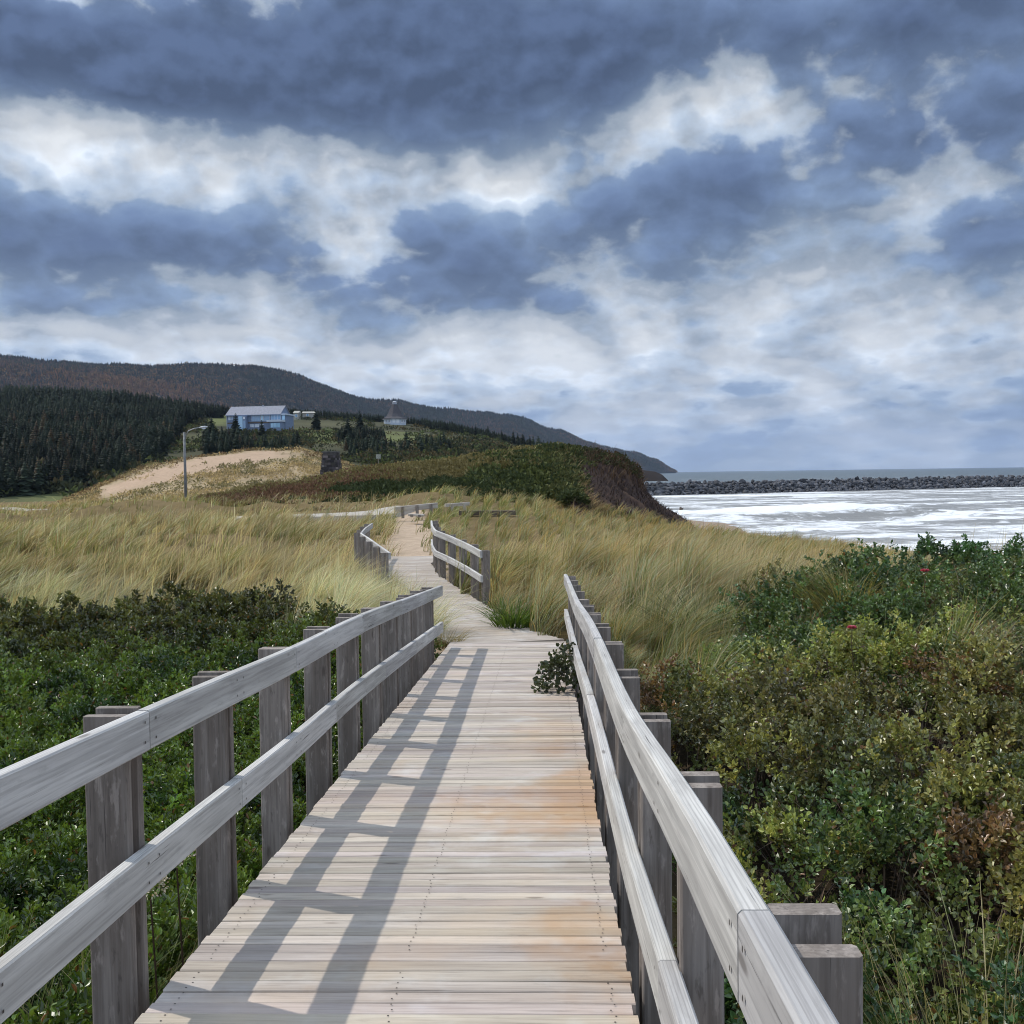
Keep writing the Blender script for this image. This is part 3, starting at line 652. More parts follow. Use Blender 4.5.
# ---- marram grass on the dunes
def dune_grass():
    pile = Pile()
    def field(n, xr, yr, mask, dens_pow, palette, hr, wbase):
        # sampled per screen-ish distance: more blades near
        u = RNG.uniform(0, 1, n) ** dens_pow; y = yr[0] + (yr[1] - yr[0]) * u
        x = RNG.uniform(xr[0], xr[1], n) * (y / yr[1] if False else 1)
        k = mask(x, y) & (RNG.uniform(0, 1, n) < np.clip((fbm(x * .7 + 3, y * .7, 301, 3) - .30) * 5, np.where(y > 36, .75, .14), 1)); x = x[k]; y = y[k]; n = len(x)
        # tussocks: pull blades towards clump centres
        cell = .80; cxx = np.floor(x / cell); cyy = np.floor(y / cell)
        jx = _hash(cxx.astype(int), cyy.astype(int), 5); jy = _hash(cxx.astype(int), cyy.astype(int), 6); jh = _hash(cxx.astype(int), cyy.astype(int), 7); jc = _hash(cxx.astype(int), cyy.astype(int), 8)
        pull = RNG.uniform(.25, .92, n); x = x + ((cxx + .2 + .6 * jx) * cell - x) * pull; y = y + ((cyy + .2 + .6 * jy) * cell - y) * pull
        z = ground(x, y) - .03; big = fbm(x * .22, y * .22, 61, 3); mid = fbm(x * .6, y * .6, 71, 3)
        h = RNG.uniform(hr[0], hr[1], n) * (.50 + .70 * jh) * (.70 + .6 * mid)
        gust = (fbm(x * .3, y * .3, 81, 2) - .5) * 1.0
        ang = gust * 1.3 + (jc - .5) * 1.1 + RNG.normal(0, .50, n) - .10
        lv = np.stack([np.cos(ang), np.sin(ang)], -1); le = np.clip(RNG.normal(.62, .34, n) + (jh - .5) * .4, .04, 1.5)
        cb, ct = palette(x, y, big, mid, jc, n); tone = (.72 + .56 * _hash(cxx.astype(int), cyy.astype(int), 12))[:, None]; cb = cb * tone; ct = ct * tone
        w = wbase * np.maximum(1, y / 13.0) * RNG.uniform(.7, 1.3, n)
        pile.add(*blades(np.stack([x, y, z], -1), h, le, lv, w, cb, ct, 4 if yr[0] < 25 else 3))
    STRAW = np.array([.47, .37, .22]); PALE = np.array([.68, .64, .49]); GOLD = np.array([.50, .34, .15]); GREEN = np.array([.17, .20, .065]); SILV = np.array([.42, .46, .32]); BRN = np.array([.30, .20, .12])
    def pick(n, opts, ws):
        ws = np.array(ws, float) if np.ndim(ws[0]) == 0 else np.stack(ws, -1)
        ws = np.broadcast_to(ws, (n, len(opts))); ws = ws / ws.sum(1, keepdims=True); r = RNG.uniform(0, 1, n)[:, None]
        k = (r > np.cumsum(ws, 1)).sum(1).clip(0, len(opts) - 1); return np.array(opts)[k] * (1 + RNG.uniform(-.22, .22, (n, 1)))
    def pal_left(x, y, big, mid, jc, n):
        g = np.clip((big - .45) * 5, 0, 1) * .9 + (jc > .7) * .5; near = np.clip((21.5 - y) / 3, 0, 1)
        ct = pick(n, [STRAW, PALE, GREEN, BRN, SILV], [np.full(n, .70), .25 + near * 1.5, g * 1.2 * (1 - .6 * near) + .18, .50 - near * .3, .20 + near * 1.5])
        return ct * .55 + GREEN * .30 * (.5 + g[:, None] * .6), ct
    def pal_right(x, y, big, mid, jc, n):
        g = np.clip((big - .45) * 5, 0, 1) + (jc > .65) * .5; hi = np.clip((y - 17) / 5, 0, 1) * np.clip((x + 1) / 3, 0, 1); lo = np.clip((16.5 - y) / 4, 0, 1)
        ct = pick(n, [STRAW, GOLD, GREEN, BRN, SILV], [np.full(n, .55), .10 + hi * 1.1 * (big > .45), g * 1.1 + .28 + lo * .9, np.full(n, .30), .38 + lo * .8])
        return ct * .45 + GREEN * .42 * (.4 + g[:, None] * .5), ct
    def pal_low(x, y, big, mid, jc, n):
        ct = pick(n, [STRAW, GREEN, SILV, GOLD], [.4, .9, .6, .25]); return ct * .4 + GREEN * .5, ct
    def clear(x, y): return (dist_polyline(x, y, PATH_XY) > np.where(y < 29.5, .84, .52) + RNG.exponential(.10, x.shape)) & ~((y < 15.2) & (np.abs(x - y * .031 + .53) < 1.15))
    lbush = lambda x, y: inpoly(x, y, LEFT_BUSH)
    def left(x, y):
        road = np.abs(y - np.interp(x, [-80, -28, -13, -8, -4], [74, 70, 47, 47.5, 49.5])) < 1.1
        px = 512 + 1024 * x / y; edge = y + (fbm(x * .5, y * .5, 91, 2) - .5) * 3.5
        return clear(x, y) & ~lbush(x, edge) & ~road & (x < np.interp(y, [12, 14.6, 18, 21, 25, 29, 48], [-1.2, -.85, -1.65, -2.35, -3.4, -3.6, -5.2])) & (px > -90)
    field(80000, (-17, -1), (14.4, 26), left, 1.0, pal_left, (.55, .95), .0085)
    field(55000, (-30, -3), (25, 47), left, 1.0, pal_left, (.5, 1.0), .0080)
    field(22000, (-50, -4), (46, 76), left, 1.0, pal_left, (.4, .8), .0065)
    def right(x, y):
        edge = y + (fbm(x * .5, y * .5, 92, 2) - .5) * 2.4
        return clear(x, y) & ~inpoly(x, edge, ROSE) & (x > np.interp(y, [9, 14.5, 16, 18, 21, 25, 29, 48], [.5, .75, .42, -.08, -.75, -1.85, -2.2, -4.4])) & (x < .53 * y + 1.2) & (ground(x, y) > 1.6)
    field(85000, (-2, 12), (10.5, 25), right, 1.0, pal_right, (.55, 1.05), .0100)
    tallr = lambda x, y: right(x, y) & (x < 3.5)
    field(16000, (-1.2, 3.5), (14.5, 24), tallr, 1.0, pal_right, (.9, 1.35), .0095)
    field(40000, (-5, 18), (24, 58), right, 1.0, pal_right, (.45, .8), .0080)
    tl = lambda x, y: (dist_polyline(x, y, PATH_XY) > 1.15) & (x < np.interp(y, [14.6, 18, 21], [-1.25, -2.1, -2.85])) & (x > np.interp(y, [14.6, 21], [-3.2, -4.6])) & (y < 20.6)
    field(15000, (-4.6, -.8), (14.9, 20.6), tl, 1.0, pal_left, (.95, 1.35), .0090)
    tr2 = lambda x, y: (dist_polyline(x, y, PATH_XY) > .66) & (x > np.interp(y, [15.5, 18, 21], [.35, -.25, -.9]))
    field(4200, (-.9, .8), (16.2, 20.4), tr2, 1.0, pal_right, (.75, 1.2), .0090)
    gr2 = lambda x, y: (x > y * .0312 + .62) & (x < 4.6) & inpoly(x, y - 1.2, [(0, 6), (6, 9), (6, 14), (0, 14)]) & (fbm(x * .6, y * .6, 93, 2) > np.interp(y, [7, 11], [.56, .40]))
    field(22000, (.8, 4.6), (7.0, 14), gr2, 1.0, pal_low, (.75, 1.15), .0100)
    # seed heads that stand above the right crest and beside the rails
    n = 5200; x = RNG.uniform(-9, 9, n); y = RNG.uniform(14.5, 30, n); k = np.where(x < -.5, left(x, y), right(x, y)); x, y = x[k], y[k]; n = len(x)
    ang = RNG.normal(0, .3, n); col = vary((.56, .46, .28), n)
    pile.add(*blades(np.stack([x, y, ground(x, y)], -1), RNG.uniform(.75, 1.2, n), np.clip(RNG.normal(.40, .22, n), .05, 1), np.stack([np.cos(ang), np.sin(ang)], -1), np.full(n, .014), col, col, 4))
    o = pile.build('dune_grass', M['grass']); tag(o, 'wind bent straw coloured marram grass covering the dunes', 'grass', kind='stuff')
dune_grass()

# ---- shrubs: domed clumps of leafy sprigs over woody stems
def thicket(name, poly, n_b, rad, sprigs, lv, ldim, palette, label, hv, seed, lift=0.0, keep=None, gaps=.1):
    leaf = Pile(); wood_ = Pile()
    xs = [p[0] for p in poly]; ys = [p[1] for p in poly]; got = 0; pts = []
    cand = np.stack([RNG.uniform(min(xs), max(xs), 60000), RNG.uniform(max(min(ys), -1.5), max(ys), 60000)], -1)
    cand = cand[inpoly(cand[:, 0], cand[:, 1], poly)]
    if keep is not None: cand = cand[keep(cand[:, 0], cand[:, 1])]
    sep = rad * .72; grid = {}
    for (x, y) in cand:
        s = sep * (1.0 + max(0, y - 8) * .03); ix, iy = int(x // 1), int(y // 1); ok = True
        for a in (-1, 0, 1):
            for b in (-1, 0, 1):
                for q in grid.get((ix + a, iy + b), ()):
                    if (q[0] - x) ** 2 + (q[1] - y) ** 2 < s * s: ok = False
        if ok: grid.setdefault((ix, iy), []).append((x, y)); pts.append((x, y))
        if len(pts) >= n_b: break
    pts = np.array(pts); g = ground(pts[:, 0], pts[:, 1])
    for (x, y), gz in zip(pts, g):
        R = rad * random.uniform(.75, 1.35) * (1 + max(0, y - 8) * .02); H = (HB + lift) * random.uniform(1 - hv, 1 + hv * .85); thin = random.random() < gaps
        ns = int(sprigs * (.22 if thin else 1) * random.uniform(.8, 1.2) * (1.0 if y < 9 else max(.6, 9 / y + .15)))
        nt_ = 15; td = rdir(nt_, .55); td[:, 2] = np.abs(td[:, 2]); pick_ = RNG.integers(0, nt_, ns); loose = RNG.uniform(0, 1, ns) < .08
        d = td[pick_] + RNG.normal(0, .15, (ns, 3)); d[loose] = rdir(loose.sum(), .4); d[:, 2] = np.abs(d[:, 2]); d /= np.linalg.norm(d, axis=1, keepdims=True)
        reach = RNG.uniform(.62, 1.16, nt_)[pick_]; reach[loose] = .8; ttone = RNG.uniform(.55, 1.45, nt_)[pick_][:, None]
        lump = reach * .80 + .30 * vnoise(d[:, 0] * 3 + x * 7, d[:, 1] * 3 + y * 7, seed)
        sh = RNG.uniform(.55, 1.0, ns) ** .5 * lump
        c = np.stack([x + d[:, 0] * R * sh, y + d[:, 1] * R * sh, gz + .22 * H + d[:, 2] * H * .78 * sh], -1)
        L, Wd = ldim; far = max(1.0, y / 11.0); m = lv
        dd = d + rdir(ns) * .5; dd[:, 2] += .35; dd /= np.linalg.norm(dd, axis=1, keepdims=True)
        q = np.repeat(c, m, 0); axis = np.repeat(dd, m, 0); off = RNG.uniform(-1, 1, ns * m)[:, None]
        out = rdir(ns * m); out -= axis * (out * axis).sum(1, keepdims=True) * .6
        leafd = out * .8 + axis * .7
        pos = q + axis * off * L * 1.6 + out * L * .25
        bc_ = palette(x, y, random.random()); sc = np.repeat(vary(bc_, ns, .22) * ttone, m, 0); col = np.clip(sc * (1 + RNG.uniform(-.25, .25, (ns * m, 1))), .004, 1)
        odd = RNG.uniform(0, 1, ns * m) < .025; col[odd] = vary((.16, .085, .03), odd.sum(), .4)
        nr = axis * .8 + rdir(ns * m) * .6
        leaf.add(*leaves(pos, leafd, nr, L * far * RNG.uniform(.7, 1.2, ns * m), Wd * far * RNG.uniform(.8, 1.15, ns * m), col))
        k = 26 if thin else 10; a = RNG.uniform(0, 6.28, k); st = np.stack([x + np.cos(a) * .08, y + np.sin(a) * .08, np.full(k, gz - .05)], -1)
        colr = vary((.15, .115, .09) if thin else (.10, .075, .055), k, .4)
        wood_.add(*blades(st, np.full(k, H * .95) * RNG.uniform(.7, 1.05, k), RNG.uniform(.2, .8, k), np.stack([np.cos(a), np.sin(a)], -1), np.full(k, .013), colr, colr, 4, .2))
    V = leaf.V + wood_.V; o = leaf.build(name, M['leaf']); tag(o, label, 'shrubs', kind='stuff')
    st = wood_.build('stem_tangle', M['stem'], o); tag(st, kind='stuff')
    return pts
def pal_bay(x, y, r):
    n = vnoise(np.array(x * .45), np.array(y * .45), 3); back = min(1, max(0, (y - 12.5) / 3.5))
    a = np.array([.080, .135, .020]); b = np.array([.125, .185, .028]); br = np.array([.075, .068, .024]); dk = np.array([.034, .066, .014])
    c = a * (1 - n) + b * n
    if r < .22: c = dk
    return c * (1 - back * .75) + (br * (.7 + .5 * r)) * back * .75
def pal_rose(x, y, r):
    n = float(fbm(np.array(x * .35), np.array(y * .35), 13, 3)); mid = math.exp(-((x - 3.0) / 1.3) ** 2 - ((y - 8.6) / 1.0) ** 2) + math.exp(-((x - 1.7) / .8) ** 2 - ((y - 9) / 1.2) ** 2)
    g = np.array([.120, .170, .045]); yl = np.array([.26, .285, .075]); br = np.array([.21, .13, .06]); dk = np.array([.060, .115, .038])
    c = g if r < .46 else (yl if r < .76 else (br if r < .81 else dk))
    k = min(.8, mid * .30 + max(0, n - .70) * 2.0); c = c * (1 - k) + br * (.8 + .5 * r) * k
    if y > 11 and x > 2.2: c = c * .5 + dk * .5
    return c
thicket('bayberry_shrubs', LEFT_BUSH, 600, .50, 165, 11, (.048, .025), pal_bay, 'dense dark green shrubs filling the hollow behind the left railing', .16, 31, gaps=.03,
        keep=lambda x, y: (512 + 1024 * x / np.maximum(y, .5) > -220) & (x < y * .031 - 1.95))
thicket('rose_thicket', ROSE, 380, .52, 175, 9, (.041, .029), pal_rose, 'tangled wild rose thicket turning brown beside the right railing', .38, 32, gaps=.20,
        keep=lambda x, y: (512 + 1024 * x / np.maximum(y, .5) < 1250) & (x > y * .031 + 1.0))
# ------------------------------------------------------------------ boardwalk and railings
def boardwalk():
    b = MB(); pitch = .0815; s = -2.5
    while s < S_END:
        z = zdeck(s); j = random.uniform(-.003, .003); l = -1.36 + random.uniform(-.006, .006); r = .285 + random.uniform(-.010, .008)
        t = random.uniform(.80, 1.12); tint = (t, t * random.uniform(.96, 1.0), t * random.uniform(.92, 1.0))
        y0 = random.uniform(-.004, .004); slope = _sl
        up = np.array([0, 0, 1.0]) - BT * slope; up /= np.linalg.norm(up)
        fw = BT + np.array([0, 0, slope]); fw /= np.linalg.norm(fw); fw = fw + up * random.uniform(-.02, .02)
        n = 5; pts = [BP(s + y0 * (1 if k == 0 else -1 if k == n - 1 else 0), l + (r - l) * k / (n - 1), z - .019 + j + random.uniform(-.0015, .0015)) for k in range(n)]
        b.sweep(pts, fw, up, .0765, .038, tint, .004); s += pitch
    # on from the bridge, laid along the bending path
    pp = np.array(PATH) - np.array([0, 0, .019]); L = np.concatenate([[0], np.cumsum(np.linalg.norm(np.diff(pp, axis=0), axis=1))]); q = -0.03
    def at(q): return np.array([np.interp(q, L, pp[:, k]) for k in range(3)])
    while q < L[-1]:
        p = at(q); a = at(max(0, q - .6)); c = at(min(L[-1], q + .6)); f = c - a; f /= np.linalg.norm(f); nrm = np.array([f[1], -f[0], 0]); nrm /= np.linalg.norm(nrm)
        hw = .80; t = random.uniform(.8, 1.05)
        b.sweep([p - nrm * (hw + random.uniform(-.03, .03)), p, p + nrm * (hw + random.uniform(-.03, .03))], f, (0, 0, 1), .0765, .038, (t, t * .98, t * .95), .004); q += .0845
    o = b.build('boardwalk', M['deck']); tag(o, 'weathered grey plank boardwalk running to the dunes', 'boardwalk', kind='structure')
    # joists and beams that carry it
    f = MB()
    for X in (-1.28, -.535, .21):
        f.sweep([BP(s, X, zdeck(s) - .04 - .0925 - .004) for s in (-2.5, 5, 10, 14.55)], BN, (0, 0, 1), .05, .185, (.8, .8, .8))
    jo = f.build('deck_joists', M['post'], o)
    nl = MB()                                                        # nail heads along the joists
    for s in np.arange(.6, S_END - .05, pitch):
        for X in (-1.28, -.535, .21):
            for k in (-.02, .02):
                p = BP(s + (.0) + k, X + random.uniform(-.008, .008), zdeck(s + k) + .0015 + .001)
                e = .0030; nl.poly([p + BT * -e + BN * -e, p + BT * -e + BN * e, p + BT * e + BN * e, p + BT * e + BN * -e], [(3, 2, 1, 0)])
    tag(nl.build('nail_heads', plain('rusty_nail', (.05, .04, .035)), o), kind='stuff')
boardwalk()

UP = np.array([0, 0, 1.0])
def railing(label, posts, railpts, out, first_joint, ftop=None, board=2, foot=.9, lowdrop=.497, rh=.142, pw=.152, ptop=0.0, group='timber railings of the boardwalk'):
    """posts: list of parameters along railpts (arc length); railpts: inner top edge line; out: unit vector away from the deck per point"""
    rp = np.array(railpts); L = np.concatenate([[0], np.cumsum(np.linalg.norm(np.diff(rp[:, :2], axis=0), axis=1))])
    def at(q): return np.array([np.interp(q, L, rp[:, k]) for k in range(3)])
    def outv(q):
        a = at(max(0, q - .3)); c = at(min(L[-1], q + .3)); f = c - a; f[2] = 0; f /= np.linalg.norm(f); o = np.array([f[1], -f[0], 0.0]); return o * out, f
    p0 = at(0); root = empty('wooden_railing', (p0[0], p0[1], p0[2] - 1.05))
    tag(root, label, 'railing', group); off = np.array(root.location)
    T = .05
    def rail(name, q0, q1, drop, hh, extra=0.0):
        m = MB(); qs = np.unique(np.concatenate([[q0 + .002], np.arange(q0 + .25, q1 - .1, .25), [q1 - .002]])); pts = []; sd = []
        for q in qs:
            o, f = outv(q); pts.append(at(q) + o * (T / 2 + extra) - UP * (hh / 2 + drop) - off); sd.append(o)
        t = random.uniform(.88, 1.08); m.sweep(pts, sd, UP, T, hh, (t, t, t * random.uniform(.97, 1.01)), .006); return m.build(name, M['rail'], root)
    joints = [0.0] + [posts[k] for k in range(first_joint, len(posts), board) if .4 < posts[k] < L[-1] - .4] + [L[-1]]
    for a, c in zip(joints[:-1], joints[1:]):
        j = random.uniform(-.003, .003); rail('top_rail', a, c, j + .0, rh, random.uniform(0, .003))
    joints = [0.0] + [posts[k] for k in range(first_joint + 1, len(posts), board) if .4 < posts[k] < L[-1] - .4] + [L[-1]]
    for a, c in zip(joints[:-1], joints[1:]): rail('lower_rail', a, c, lowdrop + random.uniform(-.003, .003), rh, random.uniform(0, .003))
    for q in posts:
        o, f = outv(q); m = MB(); t = random.uniform(.85, 1.12)
        for k, sg in ((0, -1), (1, 1)):
            c = at(q) + o * (T + .004 + pw / 2) + f * sg * .049; top = c[2] - ptop - random.uniform(-.004, .018)
            a = np.array([c[0], c[1], c[2] - 1.05 - foot]); b_ = np.array([c[0] + random.uniform(-.006, .006), c[1], top])
            m.sweep([a - off, b_ - off], f, o, .040, pw, (t, t, t), .006)
        m.build('post', M['post'], root)
    # nail heads of the rail boards where they meet the posts
    m = MB()
    for q in posts:
        o, f = outv(q)
        for dq in (-.05, .05):
            for dz in (.035, .105, lowdrop + .035, lowdrop + .105):
                p = at(min(max(q + dq, .03), L[-1] - .03)) - UP * dz - o * .0015 - off; e = .0045
                m.poly([p - f * e - UP * e, p + f * e - UP * e, p + f * e + UP * e, p - f * e + UP * e], [(0, 1, 2, 3)] if out < 0 else [(3, 2, 1, 0)])
    tag(m.build('nail_heads', bpy.data.materials['rusty_nail'], root), kind='stuff')
    return root
def smooth_rail(pix, X, s_ext0, s_end):
    d = sorted(RB(px, py, X) for px, py in pix); s = np.array([a for a, _ in d]); z = np.array([b for _, b in d])
    h = z - np.array([zdeck(v) for v in s]); print('RAIL', X, np.round(s, 2), np.round(h, 2))
    q = np.arange(s_ext0, s_end + .01, .5); hh = np.interp(q, s, h)
    for _ in range(2): hh[1:-1] = (hh[:-2] + 2 * hh[1:-1] + hh[2:]) / 4
    return [BP(a, X, zdeck(a) + b) for a, b in zip(q, hh)]
RL_X, RR_X = -1.40, .270
left_pts = smooth_rail([(0, 776), (132.5, 718), (224.6, 677), (287.5, 652), (359, 616), (442, 586)], RL_X, 0.0, 14.35)
right_pts = smooth_rail([(567, 582), (574, 601), (586, 620), (597.6, 648), (619.6, 709), (685, 809), (748, 932), (782, 998)], RR_X, 0.0, 14.85)
railing('long weathered railing along the left edge of the near boardwalk', [.34 + 1.07 * k for k in range(13)], left_pts, -1, 3)
railing('long weathered railing along the right edge of the near boardwalk', [.39 + 1.07 * k for k in range(14)], right_pts, 1, 1, pw=.105, ptop=.022)
r2 = [P(480, 551, 20.7), P(466, 543.5, 21.9), P(450, 536, 23.2), P(434, 530, 24.6), P(431, 525.5, 25.8), P(430.5, 520.5, 27.2)]
railing('short railing on the right where the boardwalk bends', [.08 + .95 * k for k in range(8)], r2, 1, 2, foot=.5)
r3 = [P(391, 552.5, 21.0), P(380, 545, 22.4), P(370, 538, 23.8), P(362, 533, 25.2), P(366, 528, 27), P(373, 523, 29)]
railing('short bent railing half sunk in grass at the left of the path', [.08 + 1.1 * k for k in range(8)], r3, -1, 2, foot=.5)

# ------------------------------------------------------------------ timber pieces and gravel track at the end of the path
def barrier(label, pa, pb, d0, d1, hgt, th, mats, posts, name='timber_barrier', cat='barrier', drop=.55, group=None):
    a = P(*pa, d0); b = P(*pb, d1); f = b - a; f /= np.linalg.norm(f); n = np.array([f[1], -f[0], 0]); n /= np.linalg.norm(n)
    root = empty(name, (a[0], a[1], a[2] - drop)); tag(root, label, cat, group); off = np.array(root.location)
    m = MB(); m.sweep([a - UP * hgt / 2 - off, (a + b) / 2 - UP * hgt / 2 - off, b - UP * hgt / 2 - off], n, UP, th, hgt, (1, 1, 1), .012); m.build('beam', mats[0], root)
    for k in range(posts):
        t = (k + .5) / posts if posts > 1 else .95; c = a + (b - a) * t - n * (-th / 2 - .05) - off
        m = MB(); m.sweep([c - UP * drop, c - UP * .02], f, n, .12, .09, (1, 1, 1)); m.build('post', mats[1], root)
barrier('pale cracked timber barrier left of the path end', (394.5, 506.8), (437, 502.6), 47, 48, .26, .16, (M['oldwood'], M['post']), 3)
barrier('short pale timber barrier with one end post near the path end', (445, 503.8), (469.5, 502), 48, 48.5, .16, .14, (M['oldwood'], M['oldwood']), 2)
barrier('long dark timber beam low in the grass right of the path', (459, 510.6), (515.5, 510.4), 44, 44, .20, .3, (M['beam'], M['beam']), 4)
barrier('pale low plank step at the top of the sandy path', (408.5, 513.6), (424, 514.2), 45, 45, .10, .5, (M['oldwood'], M['post']), 2, 'timber_step', 'step', .13)

def track():
    m, N, out = mat('gravel'); pos = N.n.new('ShaderNodeNewGeometry').outputs['Position']
    n = N.noise(pos, 6, 6, .7); c = N.mix(n, (.30, .27, .23), (.50, .46, .41)); principled(N, out, c, .95, N.bump(n, .4, .03), .1)
    for line in ([(-15.5, 47.6), (-12, 47.3), (-9, 47.6), (-6.5, 49.2), (-5.2, 50.5)], [(-76, 73), (-50, 72.5), (-36, 71), (-31, 68)]):
        xs = np.array(line); L = np.concatenate([[0], np.cumsum(np.hypot(*np.diff(xs, axis=0).T))]); q = np.linspace(0, L[-1], 80)
        cx = np.interp(q, L, xs[:, 0]); cy = np.interp(q, L, xs[:, 1]); tx = np.gradient(cx); ty = np.gradient(cy); l = np.hypot(tx, ty); V = []
        for o in (-1.0, -.92, .92, 1.0):
            X = cx - ty / l * o; Y = cy + tx / l * o; Z = np.maximum(ground(cx, cy), ground(X, Y)) + (.10 if abs(o) < .95 else -.25); V.append(np.stack([X, Y, Z], -1))
        V = np.stack(V, 1).reshape(-1, 3); i = np.arange(len(V)).reshape(-1, 4); F = np.concatenate([np.stack([i[:-1, k], i[:-1, k + 1], i[1:, k + 1], i[1:, k]], -1) for k in range(3)])
        tag(np_mesh('gravel_path', V, F, m), 'pale gravel track crossing behind the grass', 'path', kind='structure')
track()

# ------------------------------------------------------------------ plants that can be told apart
def small_shrub(name, label, base, rad, hgt, ns, ldim, colr, cat='shrub', up=.4, group=None):
    root = empty(name, base); tag(root, label, cat, group); leaf = Pile()
    d = rdir(ns, up); d[:, 2] = np.abs(d[:, 2]); sh = RNG.uniform(.4, 1, ns) ** .5
    c = np.stack([d[:, 0] * rad * sh, d[:, 1] * rad * sh, .12 * hgt + d[:, 2] * hgt * .85 * sh], -1); m = 7
    q = np.repeat(c, m, 0); ax = np.repeat(d, m, 0); out = rdir(ns * m); pos = q + out * ldim[0] * .8
    col = np.repeat(vary(colr, ns, .35), m, 0) * (1 + RNG.uniform(-.2, .2, (ns * m, 1)))
    leaf.add(*leaves(pos, out + ax * .6, ax + rdir(ns * m) * .5, ldim[0] * RNG.uniform(.7, 1.2, ns * m), ldim[1] * RNG.uniform(.8, 1.2, ns * m), np.clip(col, 0, 1)))
    leaf.build('foliage', M['leaf'], root)
    st = Pile(); k = 10; a = RNG.uniform(0, 6.28, k); b = np.stack([np.cos(a) * .04, np.sin(a) * .04, np.full(k, -.08)], -1); cc = vary((.10, .07, .045), k)
    st.add(*blades(b, np.full(k, hgt * .9), RNG.uniform(.2, rad / hgt, k), np.stack([np.cos(a), np.sin(a)], -1), np.full(k, .012), cc, cc)); st.build('stem', M['stem'], root); return root
p = BP(10.1, .31, zdeck(10.1) - .05)
small_shrub('rose_seedling', 'small leafy rose bush leaning over the deck edge against the right railing', p + BN * -.10, .31, .52, 100, (.055, .042), (.050, .062, .024))
def tuft(name, label, base, n, h, spread, cols, lean=.7, w=.008, bias=(0.5, 0), cat='grass tuft'):
    pile = Pile(); a = RNG.uniform(0, 6.28, n); r = spread * RNG.uniform(0, 1, n) ** .6
    b = np.stack([np.cos(a) * r, np.sin(a) * r, np.full(n, -.04)], -1); lv = np.stack([np.cos(a) + bias[0], np.sin(a) + bias[1]], -1); lv /= np.linalg.norm(lv, axis=1, keepdims=True)
    cb = np.array([cols[k] for k in RNG.integers(0, len(cols), n)]) * (1 + RNG.uniform(-.25, .25, (n, 1)))
    pile.add(*blades(b, h * RNG.uniform(.6, 1.1, n), np.clip(RNG.normal(lean, .25, n), .05, 1.4), lv, w * RNG.uniform(.7, 1.3, n), cb * .6, cb, 5))
    o = pile.build(name, M['grass']); o.location = base; tag(o, label, cat); return o
tuft('grass_tuft', 'small drooping grass tuft beside the far left post of the long railing', BP(14.9, -1.42, zdeck(14.6) - .1), 160, .42, .18, [(.22, .19, .07), (.12, .13, .04), (.40, .30, .14)], .9)
q = P(518, 632, 17.0); gz = float(ground(q[0], q[1]))
tuft('grass_clump', 'vivid green broad bladed clump in the straw grass right of the path', (q[0], q[1], gz), 420, .85, .34, [(.075, .13, .02), (.10, .16, .03), (.05, .09, .02)], .8, .020)
q = P(716, 575, 14.2)
tuft('sedge_clump', 'large dark rounded sedge clump on the dune right of the railing', (q[0], q[1], float(ground(q[0], q[1]))), 1300, .95, .70, [(.07, .09, .03), (.11, .12, .045), (.05, .06, .025), (.25, .22, .12)], .9, .014)
q = P(868, 556, 13.2)
tuft('crest_tuft', 'tall windswept grass tuft standing against the sea on the crest', (q[0], q[1], float(ground(q[0], q[1])) + .1), 900, 1.15, .75, [(.20, .19, .07), (.33, .27, .12), (.12, .13, .045)], .95, .010)
def rnd_at(px, py, d): v = P(px, py, d); return v
for k, (px, py, d, n, lab) in enumerate([(985, 1024, 4.4, 150, 'pale dry grass stalks rising among the roses at the lower right corner'), (930, 1010, 4.9, 90, 'thin curved dry grass spray between the roses and the near right post')]):
    v = P(px, py, d); g0 = float(ground(v[0], v[1]))
    tuft('dry_grass', lab, (v[0], v[1], g0), n, max(1.0, v[2] - g0 + .62), .45, [(.50, .42, .24), (.36, .31, .16), (.24, .24, .11)], .45, .0075, (-.2, 0))
v = P(215, 985, 4.7); g0 = float(ground(v[0], v[1]))
tuft('green_grass', 'green grass clump showing under the left railing between near posts', (v[0] - .3, v[1], g0), 500, .95, .6, [(.10, .15, .035), (.16, .19, .06), (.30, .27, .14)], .6, .009)
v = P(60, 1010, 4.4); g0 = float(ground(v[0], v[1]))
tuft('green_grass', 'green grass at the lower left corner below the near railing', (v[0] - .2, v[1], g0), 500, 1.0, .7, [(.10, .15, .035), (.14, .16, .05), (.22, .20, .10)], .6, .009)
